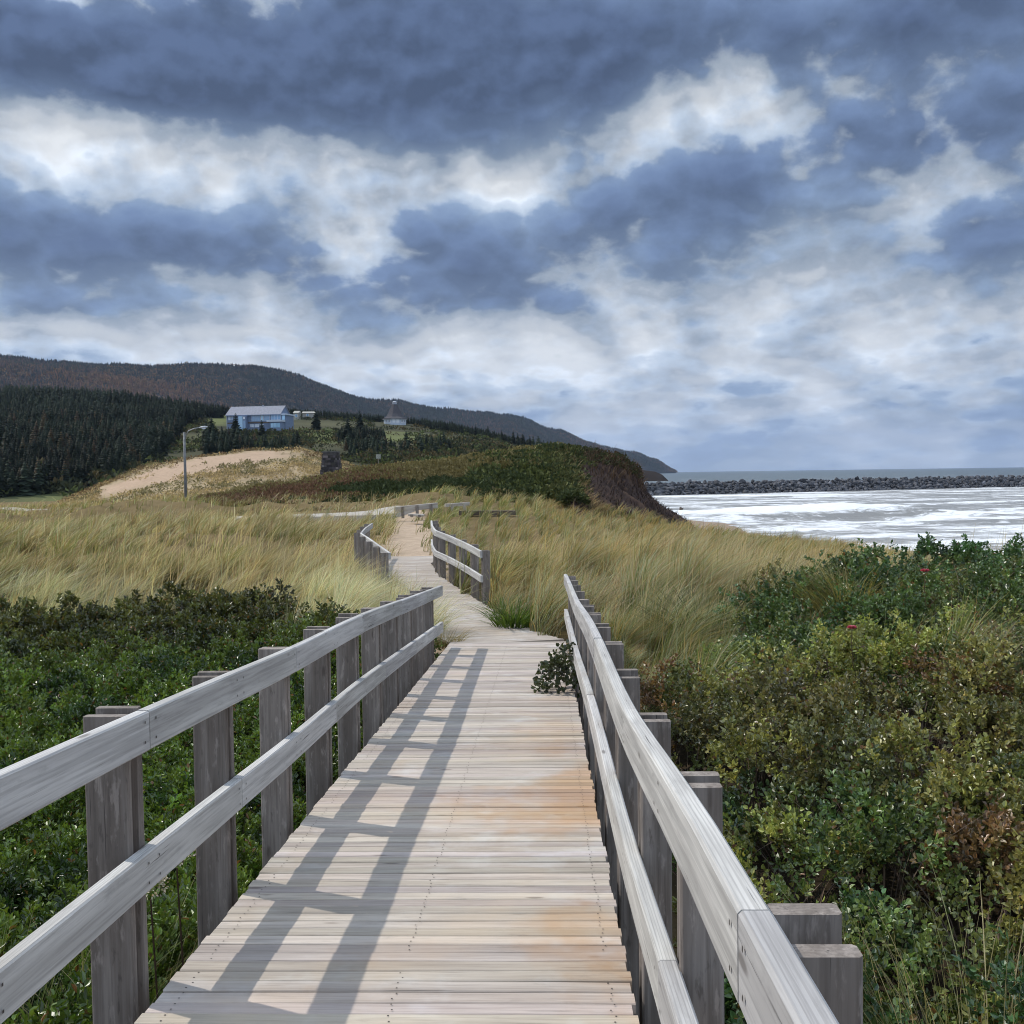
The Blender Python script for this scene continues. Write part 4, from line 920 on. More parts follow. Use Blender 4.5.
# pale dried flower heads beside the near left post
def umbel(label, px, py, d):
    v = P(px, py, d); g0 = float(ground(v[0], v[1])); root = empty('dried_flower', (v[0], v[1], g0)); tag(root, label, 'flower'); H = v[2] - g0
    m = MB(); m.tube([(0, 0, -.05), (.02, 0, H * .5), (0, 0, H * .9)], [.006, .005, .004], 6, (.5, .4, .3)); m.build('stem', M['beam'], root)
    pl = Pile(); n = 240; a = rdir(n, .5); pos = a * np.array([.085, .085, .045]) * RNG.uniform(.5, 1, (n, 1)) + np.array([0, 0, H * .95])
    pl.add(*leaves(pos, a, rdir(n), .014, .010, vary((.50, .44, .34), n, .3))); pl.build('flower_head', M['leaf'], root)
umbel('pale dried flower head by the near left post, upper one', 176, 838, 4.6)
umbel('pale dried flower head low beside the near left post', 150, 872, 4.5)
def bloom(label, px, py, d):
    v = P(px, py, d); root = empty('rose_bloom', v); tag(root, label, 'flower')
    pl = Pile(); n = 12; a = np.linspace(0, 6.28 * 2, n, endpoint=False); dr = np.stack([np.cos(a), np.sin(a), .45 + .35 * (np.arange(n) > 5)], -1)
    pl.add(*leaves(np.zeros((n, 3)), dr, np.tile([0, 0, 1.0], (n, 1)), .05, .042, vary((.50, .07, .14), n, .25), .35)); pl.build('petals', M['leaf'], root)
    m = MB(); m.tube([(0, 0, .012), (0, 0, .028)], [.012, .007], 8, (.6, .5, .2)); m.build('flower_centre', M['oldwood'], root)
    m = MB(); m.tube([(.03, .05, -.35), (0, .01, -.15), (0, 0, 0)], [.004, .004, .003], 5, (.6, .6, .4)); m.build('stem', M['beam'], root)
bloom('single pink rose bloom in the middle of the thicket', 852, 629, 8.9)
bloom('faded pink rose bloom near the top of the thicket', 925, 572, 10.0)
# ------------------------------------------------------------------ heath on the mound, scrub on the dune and the hillside
def scrub(name, P_, size, cols, leafn, label, flat=.6, mat_='needle', cat='shrubs'):
    n = len(P_); pl = Pile(); m = leafn
    d = rdir(n * m, .4); d[:, 2] = np.abs(d[:, 2]); s = np.repeat(size, m)[:, None]; lump = RNG.uniform(.55, 1.05, (n * m, 1))
    pos = np.repeat(P_, m, 0) + d * s * lump * np.array([1, 1, flat]); dr = d + rdir(n * m) * .8
    c = np.repeat(cols, m, 0) * (1 + RNG.uniform(-.35, .35, (n * m, 1)))
    pl.add(*leaves(pos, dr, rdir(n * m), s[:, 0] * .42, s[:, 0] * .26, np.clip(c, .005, 1))); o = pl.build(name, M[mat_]); return tag(o, label, cat, kind='stuff')
def heath():
    p, px, t = mound.rand(5200, -.05, 1.04, .06, 1.0); n = len(p); f = fbm(p[:, 0] * .16, p[:, 1] * .16, 51, 3)
    red = np.array([.165, .095, .058]); ol = np.array([.175, .145, .062]); dk = np.array([.050, .065, .026]); gn = np.array([.10, .115, .038])
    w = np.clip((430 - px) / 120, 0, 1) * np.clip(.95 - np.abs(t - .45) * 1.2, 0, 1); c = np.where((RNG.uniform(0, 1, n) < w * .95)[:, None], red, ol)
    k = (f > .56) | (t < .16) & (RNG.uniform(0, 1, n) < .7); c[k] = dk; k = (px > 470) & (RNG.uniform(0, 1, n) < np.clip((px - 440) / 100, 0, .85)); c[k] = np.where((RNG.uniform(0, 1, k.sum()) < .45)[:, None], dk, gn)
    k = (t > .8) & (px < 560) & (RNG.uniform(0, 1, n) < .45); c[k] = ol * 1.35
    k = ~((px + (fbm(p[:, 1] * .3, p[:, 2] * .8, 333, 3) - .5) * 60 > 552) & (t < .85)); p, c, px = p[k], c[k], px[k]; n = len(p)
    sz = RNG.uniform(.28, .62, n) * np.where(px > 470, 1.15, .85)
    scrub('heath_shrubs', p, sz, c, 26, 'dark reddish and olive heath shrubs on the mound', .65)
heath()
def bank_scrub():
    nt, ns, _ = BANK.shape; n = 700; pl = Pile(); i = RNG.integers(int(nt * .70), nt, n); j = RNG.integers(0, ns, n); b = BANK[i, j] - np.array([0, 0, .1]); keep = RNG.uniform(0, 1, n) < 1
    ang = RNG.normal(-.9, .8, n); cb = vary((.16, .10, .055), n, .45)
    pl.add(*blades(b, RNG.uniform(.4, 1.1, n), RNG.uniform(.2, .9, n), np.stack([np.cos(ang), np.sin(ang)], -1), np.full(n, .045), cb * .7, cb, 4, .3))
    n = 4200; i = RNG.integers(0, int(nt * .97), n); j = RNG.integers(0, ns, n); k = RNG.uniform(0, 1, n) < .6; i, j = i[k], j[k]; n = len(i); b = BANK[i, j]
    cb = vary((.062, .042, .032), n, .5); ang = RNG.normal(-.8, .9, n)
    pl.add(*blades(b, RNG.uniform(.2, .6, n), RNG.uniform(.3, 1.2, n), np.stack([np.cos(ang), np.sin(ang)], -1), np.full(n, .06), cb, cb, 3, .5))
    # straw tongues hanging over the left part of the bank
    n = 800; i = RNG.integers(int(nt * .2), int(nt * .9), n); j = np.clip((5 + (nt * .9 - i) * .25 + RNG.normal(0, 2.2, n)), 0, ns - 1).astype(int); b = BANK[i, j]
    cb = vary((.42, .31, .16), n, .3); ang = RNG.normal(-.7, .5, n)
    pl.add(*blades(b, RNG.uniform(.4, .9, n), RNG.uniform(.5, 1.2, n), np.stack([np.cos(ang), np.sin(ang)], -1), np.full(n, .04), cb * .7, cb, 3, .5))
    tag(pl.build('bank_scrub', M['stem']), 'dry brown scrub and straw hanging on the eroded bank', 'scrub', kind='stuff')
    # dark shrubs along the lip and over the landward end
    n = 520; i = RNG.integers(int(nt * .30), nt, n); j = np.abs(RNG.normal(0, 7, n) * (i / nt)).astype(int).clip(0, ns - 1); c = np.where((RNG.uniform(0, 1, n) < .5)[:, None], np.array([.050, .065, .026]), np.array([.10, .105, .038]))
    scrub('bank_shrubs', BANK[i, j], RNG.uniform(.35, .7, n), c, 24, 'green shrubs spilling over the landward end of the bank', .65)
    i = RNG.integers(int(nt * .86), nt, 420); j = RNG.integers(0, int(ns * .75), 420); c = np.where((RNG.uniform(0, 1, 420) < .5)[:, None], np.array([.060, .070, .030]), np.array([.08, .055, .035]))
    scrub('lip_shrubs', BANK[i, j], RNG.uniform(.2, .45, 420), c, 22, 'dark shrubs along the top edge of the eroded bank', .7)
bank_scrub()
def dune_scrub():
    p, px, t = dune.rand(9000, 0.0, 1.0); tt = t; n = fbm(p[:, 0] * .25, p[:, 1] * .25, 19, 4)
    lo = np.interp(px, [100, 130, 180, 240, 300], [.40, .40, .46, .56, .74]); hi = np.interp(px, [100, 240, 300], [.80, .95, .95])
    sandy = (tt > lo + (n - .5) * .2) & (tt < hi + (n - .5) * .2) & (px > 100) & (px < 305) & (RNG.uniform(0, 1, len(px)) < .97)
    clumpy = fbm(p[:, 0] * .35, p[:, 1] * .35, 29, 3) > .44; k = ~sandy & (clumpy | (RNG.uniform(0, 1, len(px)) < .35)); p = p[k]; px = px[k]; t = t[k]; k = RNG.uniform(0, 1, len(p)) < .75; p, px, t = p[k], px[k], t[k]; m = len(p)
    f = fbm(p[:, 0] * .2, p[:, 1] * .2, 59, 3)
    c = np.where((f > .58)[:, None], np.array([.19, .17, .10]), np.array([.36, .285, .18])) * (1 + RNG.uniform(-.2, .2, (m, 1)))
    c = np.where((t > .78)[:, None] & (RNG.uniform(0, 1, m) < .5)[:, None], np.array([.14, .095, .06]), c)
    scrub('dune_tussocks', p, RNG.uniform(.22, .5, m), c, 14, 'tan marram tussocks dotted over the sand dune', .8, 'grass', 'grass')
dune_scrub()

def conifer_variant(seed):
    """unit-high spruce: whorls of drooping boughs, as jagged leaf-shaped faces around a thin trunk"""
    r = np.random.default_rng(seed); V = []; F = []; n = 0; T = []
    for k in range(13):
        z = .10 + .86 * k / 12; R = .27 * (1 - (k / 13.0)) ** .85 + .015; nb = 8 if k < 8 else 6; a0 = r.uniform(0, 6.28)
        for b in range(nb):
            a = a0 + b * 6.283 / nb + r.normal(0, .15); rr = R * r.uniform(.7, 1.2); w = rr * .50 + .012; dz = rr * r.uniform(.30, .55)
            ca, sa = math.cos(a), math.sin(a)
            V += [(0, 0, z + .035), (ca * rr * .55 - sa * w, sa * rr * .55 + ca * w, z - dz * .45), (ca * rr, sa * rr, z - dz), (ca * rr * .55 + sa * w, sa * rr * .55 - ca * w, z - dz * .45)]
            F.append((n, n + 1, n + 2, n + 3)); n += 4; T.append(r.uniform(.7, 1.25))
    return np.array(V), np.array(F), np.repeat(np.array(T), 4)
CON = [conifer_variant(s) for s in range(5)]
def forest(name, pts, hs, cols, label):
    pl = Pile()
    for v in range(5):
        k = np.arange(len(pts)) % 5 == v; Pp = pts[k]; h = hs[k]; c = cols[k]; n = len(Pp)
        V, F, T = CON[v]; a = RNG.uniform(0, 6.28, n); wd = RNG.uniform(.85, 1.35, n) * h
        X = (V[None, :, 0] * np.cos(a)[:, None] - V[None, :, 1] * np.sin(a)[:, None]) * wd[:, None]; Y = (V[None, :, 0] * np.sin(a)[:, None] + V[None, :, 1] * np.cos(a)[:, None]) * wd[:, None]
        W = np.stack([X + Pp[:, None, 0], Y + Pp[:, None, 1], V[None, :, 2] * h[:, None] + Pp[:, None, 2] - .05 * h[:, None]], -1).reshape(-1, 3)
        Fa = (F[None] + (np.arange(n) * len(V))[:, None, None]).reshape(-1, 4); pl.add(W, Fa, (c[:, None] * T[None, :, None]).reshape(-1, 3))
    return tag(pl.build(name, M['needle']), label, 'forest', kind='stuff')
def woods():
    p, px, t = hill.rand(16000, .02, 1.03)
    # the wood on the left, with a clearing, and the belt behind the houses
    low = np.interp(px, [-160, 60, 75, 150, 172, 185, 205, 225], [.03, .03, .05, .12, .30, .55, .82, .84])
    left = (t > low) & (px < 228); belt = (t > np.interp(px, [220, 300, 380, 420, 470, 540, 600], [.88, .88, .88, .88, .86, .80, .75])) & (px >= 200)
    mid = ((px > 205) & (px < 300) & (t > .18) & (t < .42)) | ((px > 345) & (px < 450) & (t > .10) & (t < .36) & (RNG.uniform(0, 1, len(px)) < .8)) | ((px > 335) & (px < 385) & (t > .3) & (t < .66))
    k = left | belt | (mid & (RNG.uniform(0, 1, len(px)) < .5)); p, px, t = p[k], px[k], t[k]; n = len(p)
    f = fbm(p[:, 0] * .04, p[:, 1] * .04, 77, 3); c = np.array([.024, .033, .021]) * (1 + (f[:, None] - .5) * 1.6) * RNG.uniform(.55, 1.5, (n, 1))
    br = (RNG.uniform(0, 1, n) < .10) & (t < .5); c[br] = vary((.075, .055, .032), br.sum(), .3)
    h = np.where(t > .86, RNG.uniform(4.2, 7.0, n) * np.interp(px, [120, 230], [1, .55]), RNG.uniform(1.8, 5.6, n) * (.7 + .6 * fbm(p[:, 0] * .05, p[:, 1] * .05, 78, 2))) * np.where(px > 300, .85, 1.0) * np.where((px > 215) & (t < .7), .8, 1)
    _, topy = proj(p + np.stack([0 * h, 0 * h, h], -1)); HD = hill_point(256, 430.5)[1]; GD = hill_point(395, 424)[1]
    clearv = np.interp(px, [205, 214, 222, 245, 252, 290, 296, 330, 340, 376, 380, 412, 416], [0, 0, 424, 424, 431, 434, 426, 426, 424, 424, 427, 427, 0])
    k = (t > .90) | (topy > clearv); k &= ~((px > 212) & (px < 300) & (topy < 425) & (p[:, 1] < HD + 14)); k &= ~((px > 374) & (px < 416) & (topy < 424) & (p[:, 1] < GD + 8))
    k &= (px < 385) | (t > .8) | (RNG.uniform(0, 1, n) < .25)
    p, h, c = p[k], h[k], c[k]
    forest('conifer_forest', p, h, c, 'dark dense spruce wood on the hillside')
    p, px, t = hill.rand(9500, .02, .93, .0, 1.0); k = ((px > 160) | (RNG.uniform(0, 1, len(px)) < .8)) & ~((px > 215) & (px < 300) & (proj(p)[1] < 432)) & ~((px > 372) & (px < 418) & (proj(p)[1] < 427)) ; p, px, t = p[k], px[k], t[k]
    f = fbm(p[:, 0] * .03, p[:, 1] * .04, 87, 3); k = (f + RNG.uniform(-.14, .14, len(f)) > .46) | (px < 160); p = p[k]; px = px[k]; n = len(p)
    c = np.where((RNG.uniform(0, 1, n) < .55)[:, None], np.array([.045, .052, .028]), np.where((RNG.uniform(0, 1, n) < .5)[:, None], np.array([.105, .085, .042]), np.array([.095, .115, .042])))
    scrub('hillside_scrub', p, np.where(px < 160, RNG.uniform(1.0, 2.6, n), RNG.uniform(.5, 1.7, n)), c, 22, 'dark low scrub scattered over the hillside below the houses', .7)
    p, px, t = ridge.rand(16000, .25, 1.0); k = RNG.uniform(0, 1, len(p)) < 1; n = len(p); f = fbm(p[:, 0] * .004, p[:, 1] * .004, 97, 4)
    c = np.array([.042, .050, .038]) * RNG.uniform(.5, 1.5, (n, 1)); orange = (np.exp(-((px - 140) / 70) ** 2 - ((t - .5) / .16) ** 2) + (f - .5) * 1.5) > RNG.uniform(.12, .9, n)
    c[orange] = vary((.22, .12, .06), orange.sum(), .35); gr = (f > .5) & ~orange & (RNG.uniform(0, 1, n) < .6); c[gr] = vary((.12, .078, .060), gr.sum(), .3)
    pb, pxb, tb = ridge.rand(15000, .1, 1.0); nb_ = len(pb); fb = fbm(pb[:, 0] * .006, pb[:, 1] * .006, 98, 4); ob = (np.exp(-((pxb - 130) / 80) ** 2 - ((tb - .62) / .18) ** 2) * .8 + (fb - .5) * 1.6) > RNG.uniform(.1, .9, nb_)
    cb_ = np.where(ob[:, None], vary((.19, .115, .06), nb_, .4), np.where((fb > .5)[:, None], vary((.105, .080, .058), nb_, .4), vary((.055, .062, .045), nb_, .45)))
    scrub('ridge_woodland', pb, RNG.uniform(3.5, 7.5, nb_), cb_, 14, 'autumn tinted woodland mottling the far mountain ridge', .8, cat='forest')
    p2, px2, t2 = ridge.rand(2600, .965, 1.02); c2 = np.array([.018, .024, .020]) * RNG.uniform(.8, 1.2, (len(p2), 1))
    hh = np.concatenate([RNG.uniform(6, 10, n), RNG.uniform(5, 10, len(p2))])
    forest('ridge_forest', np.concatenate([p, p2]), hh, np.concatenate([c, c2]), 'far forest covering the long mountain ridge')
woods()

# single conifers that stand out in front of and beside the houses
def conifers():
    spots = [(236, 436, 262, 7.0, 'dark spruce below the left end of the blue house'), (262, 438, 262, 5.6, 'small spruce in front of the blue house middle'),
             (316, 430, 300, 6.4, 'round dark spruce just right of the blue house lawn'), (348, 440, 270, 7.2, 'broad dark spruce left of the slope path'),
             (212, 441, 258, 7.4, 'tall spruce at the left end of the row below the blue house'), (360, 432, 290, 6.6, 'spruce on the slope beneath the pointed roof house'), (298, 447, 240, 5.0, 'low spruce at the right end of the row above the sand dune')]
    for k, (px, py, d, h, lab) in enumerate(spots):
        v = hill_point(px, py); h *= v[1] / 300; root = empty('spruce_tree', (v[0], v[1], v[2] - .3)); tag(root, lab, 'tree', 'spruces in front of the houses')
        V, F, T = CON[k % 5]; a = RNG.uniform(0, 6.28); R = np.array([[math.cos(a), -math.sin(a), 0], [math.sin(a), math.cos(a), 0], [0, 0, 1]])
        V2 = (V * np.array([1.25, 1.25, 1])) @ R.T * h
        np_mesh('crown', V2, F, M['needle'], {'col': np.array([.018, .026, .017]) * T[:, None]}, root)
        m = MB(); m.tube([(0, 0, -1.2), (0, 0, h * .5), (0, 0, h * .95)], [.16, .10, .02], 7); m.build('trunk', M['beam'], root)
conifers()

# ------------------------------------------------------------------ buildings
def quadbox(m, lo, hi, c=(1, 1, 1)): m.box(lo, hi, c, .01)
M['siding'] = plain('blue_grey_siding', (.17, .22, .315), .7, .3, 0, .12, 3)
M['endwall'] = plain('pale_gable_paint', (.36, .38, .42), .7)
M['roof'] = plain('grey_shingle', (.24, .245, .275), .9, .2, 0, .15, 2)
M['trim'] = plain('pale_trim', (.50, .55, .62), .6, .3, 0, .05)
M['white'] = plain('white_paint', (.72, .74, .76), .55, .3, 0, .05)
M['glass'] = glassy('blue_glass', (.15, .28, .44)); M['pale_glass'] = glassy('pale_blue_glass', (.30, .50, .66))
M['cream'] = plain('cream_siding', (.34, .33, .29), .8, .2, 0, .1)
def window(root, x0, x1, z0, z1, y, frame, glass, panes=1):
    m = MB(); e = .09
    quadbox(m, (x0, y - .06, z0), (x1, y + .02, z0 + e)); quadbox(m, (x0, y - .06, z1 - e), (x1, y + .02, z1))
    quadbox(m, (x0, y - .063, z0 + e), (x0 + e, y + .02, z1 - e)); quadbox(m, (x1 - e, y - .063, z0 + e), (x1, y + .02, z1 - e))
    for k in range(1, panes): xx = x0 + (x1 - x0) * k / panes; quadbox(m, (xx - .045, y - .058, z0 + e), (xx + .045, y + .02, z1 - e))
    w = m.build('window', frame, root); g = MB(); quadbox(g, (x0 + e * .5, y - .02, z0 + e * .5), (x1 - e * .5, y + .012, z1 - e * .5)); g.build('pane', glass, w); return w
def blue_house():
    v = hill_point(256, 430.5); d = v[1] - 4; v = P(226.5, 430, d); k = d / 330; root = empty('blue_house', v, math.radians(-9)); root.scale = (k, k, k); s = .322
    tag(root, 'long blue grey two storey house with grey roof on the hill', 'house')
    W, D = 18.2, 8.5                             # x along the front, y away from the camera
    X = lambda c: (c - 150) * .0346; Z = lambda c: (362 - c) * .0346
    wl = MB(); quadbox(wl, (.35, 0, -2.0), (W, D, Z(222))); wl.build('wall', M['siding'], root)
    ew = MB(); ze = Z(222); zr = Z(140)
    ew.poly([(.30, 0, -2), (.30, D, -2), (.30, D, ze), (.30, D / 2, zr - .1), (.30, 0, ze), (.06, 0, -2), (.06, D, -2), (.06, D, ze), (.06, D / 2, zr - .1), (.06, 0, ze)],
            [(0, 1, 2, 3, 4), (9, 8, 7, 6, 5), (5, 0, 4, 9), (9, 4, 3, 8), (8, 3, 2, 7), (7, 2, 1, 6)]); ew.build('gable_wall', M['endwall'], root)
    ew = MB(); ew.poly([(W + .003, 0, ze - .01), (W + .003, D, ze - .01), (W + .003, D / 2, zr - .1), (W - .25, 0, ze - .01), (W - .25, D, ze - .01), (W - .25, D / 2, zr - .1)], [(0, 1, 2), (5, 4, 3), (0, 2, 5, 3), (1, 4, 5, 2)]); ew.build('gable_end', M['siding'], root)
    rf = MB(); ov = .45; th = .2
    for sg in (0, 1):
        y0 = -ov if sg == 0 else D + ov; z0 = ze - .18
        pts = [(-.15, y0, z0), (W + .25, y0, z0), (W + .25, D / 2, zr), (-.15, D / 2, zr)]; pts = [np.array(p_) for p_ in pts]
        low = [p_ - np.array([0, 0, th]) for p_ in pts]; f = [(0, 1, 2, 3), (7, 6, 5, 4), (0, 4, 5, 1), (1, 5, 6, 2), (3, 2, 6, 7), (0, 3, 7, 4)]
        rf.poly(pts + low, f if sg == 0 else [q[::-1] for q in f])
    r = rf.build('roof', M['roof'], root)
    ch = MB(); quadbox(ch, (10.6, D / 2 - .25, zr - .3), (11.0, D / 2 + .25, zr + .25)); ch.build('chimney', M['endwall'], r)
    fa = MB(); quadbox(fa, (.1, -ov - .06, ze - .42), (W + .2, -ov - .01, ze - .17)); fa.build('fascia', M['siding'], root)
    fl = MB(); quadbox(fl, (.36, -.08, Z(306)), (X(575), -.004, Z(294))); fl.build('floor_band', M['beam'], root)
    window(root, X(172), X(192), Z(272), Z(232), -.02, M['white'], M['trim']); window(root, X(198), X(216), Z(270), Z(238), -.02, M['trim'], M['glass'])
    window(root, X(398), X(485), Z(286), Z(232), -.02, M['trim'], M['glass'], 2); window(root, X(488), X(514), Z(286), Z(232), -.02, M['white'], M['pale_glass']); window(root, X(518), X(574), Z(286), Z(232), -.02, M['trim'], M['glass'], 1)
    window(root, X(588), X(682), Z(278), Z(230), -.02, M['trim'], M['glass'], 3)
    for a in (385, 430, 476): window(root, X(a), X(a + 38), Z(342), Z(314), -.02, M['white'], M['trim'], 2)
    en = MB(); quadbox(en, (X(286), -1.6, -1.2), (X(362), .0 - .004, Z(235))); e = en.build('entrance_bay', M['siding'], root)
    g = MB(); quadbox(g, (X(290), -1.68, -.4), (X(330), -1.604, Z(242))); g.build('pane', M['pale_glass'], e)
    g = MB(); quadbox(g, (X(336), -1.67, -.2), (X(358), -1.604, Z(282))); g.build('door', M['glass'], e)
    g = MB(); quadbox(g, (X(336), -1.67, Z(268)), (X(354), -1.604, Z(246))); g.build('lit_pane', M['white'], e)
    st = MB(); quadbox(st, (X(238), -1.0, -2.0), (X(272), -.9, Z(318))); quadbox(st, (X(250), -1.2, -2.2), (X(278), -1.003, Z(345))); st.build('stair_panel', M['trim'], root)
    sn = MB(); quadbox(sn, (W + .006, .3, -1.5), (X(722), D - 1, Z(232))); quadbox(sn, (X(600), -2.4, -1.5), (X(718), -.09, Z(306))); q = sn.build('sunroom', M['siding'], root)
    fs = MB(); quadbox(fs, (X(575), -2.7, Z(300)), (X(726), -.085, Z(284))); fs.build('balcony_slab', M['trim'], root)
    fs = MB(); quadbox(fs, (W + .30, -.2, Z(234)), (X(732), D - .8, Z(222))); fs.build('sunroom_roof', M['trim'], root)
    g = MB()
    for a, b in ((612, 640), (643, 670), (673, 700)): quadbox(g, (X(a), -2.47, Z(352)), (X(b), -2.404, Z(312)))
    g.build('glazing', M['pale_glass'], q)
    g = MB(); quadbox(g, (X(692), -.0, Z(280)), (X(720), .296, Z(240))); g.build('corner_glazing', M['pale_glass'], q)
    dr = MB(); quadbox(dr, (X(582), -.1, -.6), (X(602), -.088, Z(312))); dr.build('dark_doorway', M['beam'], root)
blue_house()
def pointed_house():
    v = hill_point(395, 424); k = v[1] / 330; root = empty('pointed_roof_house', v, .2); root.scale = (k, k, k); tag(root, 'small eight sided house with a steep flared grey roof', 'house'); n = 8
    def ring(r, z): return [(r * math.cos(2 * math.pi * (k + .5) / n), r * math.sin(2 * math.pi * (k + .5) / n), z) for k in range(n)]
    def loft(rs):
        m = MB(); V = sum((ring(r, z) for r, z in rs), []); F = [(i * n + k, i * n + (k + 1) % n, (i + 1) * n + (k + 1) % n, (i + 1) * n + k) for i in range(len(rs) - 1) for k in range(n)]
        F.append(tuple(range(n - 1, -1, -1))); F.append(tuple((len(rs) - 1) * n + k for k in range(n))); m.poly(V, F); return m
    loft([(3.7, -1.5), (3.7, 1.75)]).build('wall', M['trim'], root)
    r = loft([(4.35, 1.55), (4.35, 1.70), (3.1, 2.25), (2.3, 3.3), (1.55, 4.8), (.85, 6.3)]).build('roof', plain('shingle_dark', (.085, .08, .085), .95, .1), root)
    loft([(.75, 6.30), (.75, 6.9), (.95, 6.92), (.35, 7.35)]).build('cupola', M['endwall'], r)
    loft([(4.2, 1.42), (4.2, 1.547)]).build('eave_trim', M['white'], root)
    for k in range(n):
        a = 2 * math.pi * k / n; R = 3.7 * math.cos(math.pi / n); u = np.array([math.cos(a), math.sin(a), 0]); w = np.array([-u[1], u[0], 0])
        for sg in (-.62, .62):
            m = MB(); g = MB()
            c = u * (R + .03) + w * sg + UP * .85; m.sweep([c - UP * .6, c + UP * .55], w, u, .95, .08)
            c2 = u * (R + .075) + w * sg + UP * .85; g.sweep([c2 - UP * .45, c2 + UP * .42], w, u, .70, .03)
            q = m.build('window', M['white'], root); g.build('pane', M['endwall'] if k % 2 else M['white'], q)
pointed_house()
def cottage(label, px0, px1, py0, py1, d, rz):
    a = P(px0, py1, d); b = P(px1, py0, d); w = b[0] - a[0]; h = b[2] - a[2]; root = empty('cottage', a, rz); tag(root, label, 'house', 'pale cottages behind the blue house'); D = 4.5
    m = MB(); quadbox(m, (0, 0, -2), (w, D, h * .72)); m.build('wall', M['cream'], root); r = MB(); z0 = h * .70
    r.poly([(-.15, -.25, z0), (w + .15, -.25, z0), (w + .15, D + .25, z0), (-.15, D + .25, z0), (-.15, D / 2, h), (w + .15, D / 2, h)], [(0, 1, 5, 4), (2, 3, 4, 5), (1, 2, 5), (3, 0, 4), (3, 2, 1, 0)]); r.build('roof', M['cream'], root)
    window(root, w * .3, w * .3 + .9, h * .2, h * .58, -.02, M['white'], M['glass'])
cottage('small narrow cream cottage just right of the blue house', 293.5, 298.5, 410.5, 419, 368, 0)
cottage('cream cottage behind spruces, farther right of the blue house', 302.5, 315, 411, 417.5, 372, .1)

def stone_tower():
    v = P(331.5, 474, 84); root = empty('stone_tower', v); tag(root, 'dark tapering stone stack standing on the heath mound', 'stone tower')
    k = 84 / 1024; m = MB(); st = np.random.default_rng(3); h = 21 * k; rows = 9
    core = MB(); b0, b1 = 9.2 * k, 6.6 * k
    core.poly([(-b0, -b0, -.6), (b0, -b0, -.6), (b0, b0, -.6), (-b0, b0, -.6), (-b1, -b1, h), (b1, -b1, h), (b1, b1, h), (-b1, b1, h)], [(0, 1, 5, 4), (1, 2, 6, 5), (2, 3, 7, 6), (3, 0, 4, 7), (4, 5, 6, 7), (3, 2, 1, 0)])
    core.build('core', plain('dark_mortar', (.045, .042, .042), .95), root)
    mt = wood_stone = None
    for r in range(rows):
        z0 = h * r / rows - .02; z1 = h * (r + 1) / rows - .03; half = b0 + (b1 - b0) * (r + .5) / rows
        for side in range(4):
            x = -half
            while x < half - .05:
                w = min(st.uniform(.18, .42), half - x); t = st.uniform(.45, 1.5) if st.uniform() > .12 else 2.6
                u = [np.array([1, 0, 0]), np.array([0, 1, 0]), np.array([-1, 0, 0]), np.array([0, -1, 0])][side]; o = np.array([u[1], -u[0], 0]); c = u * (x + w / 2) + o * (half - .02 + st.uniform(0, .05)) + UP * (z0 + z1) / 2
                m.sweep([c - u * (w / 2 - .012), c + u * (w / 2 - .012)], o, UP, .14, z1 - z0, (t, t * st.uniform(.9, 1), t * st.uniform(.85, 1.05)), .02); x += w
    mm, N, out = mat('tower_stone'); tc = N.n.new('ShaderNodeTexCoord').outputs['Object']; nn = N.noise(tc, 9, 6, .7); c = N.mix(1.0, N.mix(nn, (.05, .046, .046), (.12, .11, .105)), N.attr('col')[0], 'MULTIPLY'); principled(N, out, c, .9, N.bump(nn, .6, .03), .15)
    m.build('masonry', mm, root)
    c = MB(); quadbox(c, (-b1 - .1, -b1 - .1, h + .003), (b1 + .1, b1 + .1, h + .12)); c.build('cap_slab', plain('cap_stone', (.10, .095, .09), .9), root)
stone_tower()

def street_lamp():
    v = P(186, 504, 78); t = P(186, 429, 78); H = t[2] - v[2] + .3; k = 78 / 1024; root = empty('street_lamp', (v[0], v[1], v[2] - .3)); tag(root, 'tall grey street lamp with one curved arm in front of the sand dune', 'street lamp')
    g = plain('galvanised_steel', (.24, .25, .26), .5, .5, .4, .1); m = MB(); m.tube([(0, 0, -.5), (0, 0, H * .5), (0, 0, H - .25)], [.115, .10, .09], 12); m.build('pole', plain('lamp_pole', (.20, .20, .195), .7), root, True)
    m = MB(); m.tube([(0.03, 0, H - 1.0), (.10, 0, H - .55), (.32, 0, H - .15), (.75, 0, H + .02), (1.25, 0, H + .10)], [.042, .042, .04, .038, .034], 10); m.build('arm', g, root, True)
    m = MB(); m.tube([(1.15, 0, H + .085), (1.3, 0, H + .11), (1.6, 0, H + .14), (1.78, 0, H + .14)], [.04, .075, .08, .04], 12); hd = m.build('lamp_head', plain('lamp_housing', (.55, .56, .57), .5), root, True)
    m = MB(); m.tube([(1.35, 0, H + .02), (1.5, 0, H - .005), (1.65, 0, H + .05)], [.04, .055, .04], 10); m.build('lens', M['trim'], hd, True)
street_lamp()

def signpost():
    v = P(378.5, 462, 168); root = empty('sign_post', (v[0], v[1], v[2] - .6)); tag(root, 'tiny pale board on a post among the dark scrub', 'sign'); m = MB(); quadbox(m, (-.06, -.06, 0), (.06, .06, 1.6)); m.build('post', M['post'], root)
    m = MB(); quadbox(m, (-.38, -.11, 1.15), (.38, -.063, 1.85)); m.build('board', plain('pale_board', (.30, .31, .27), .7), root)
signpost()

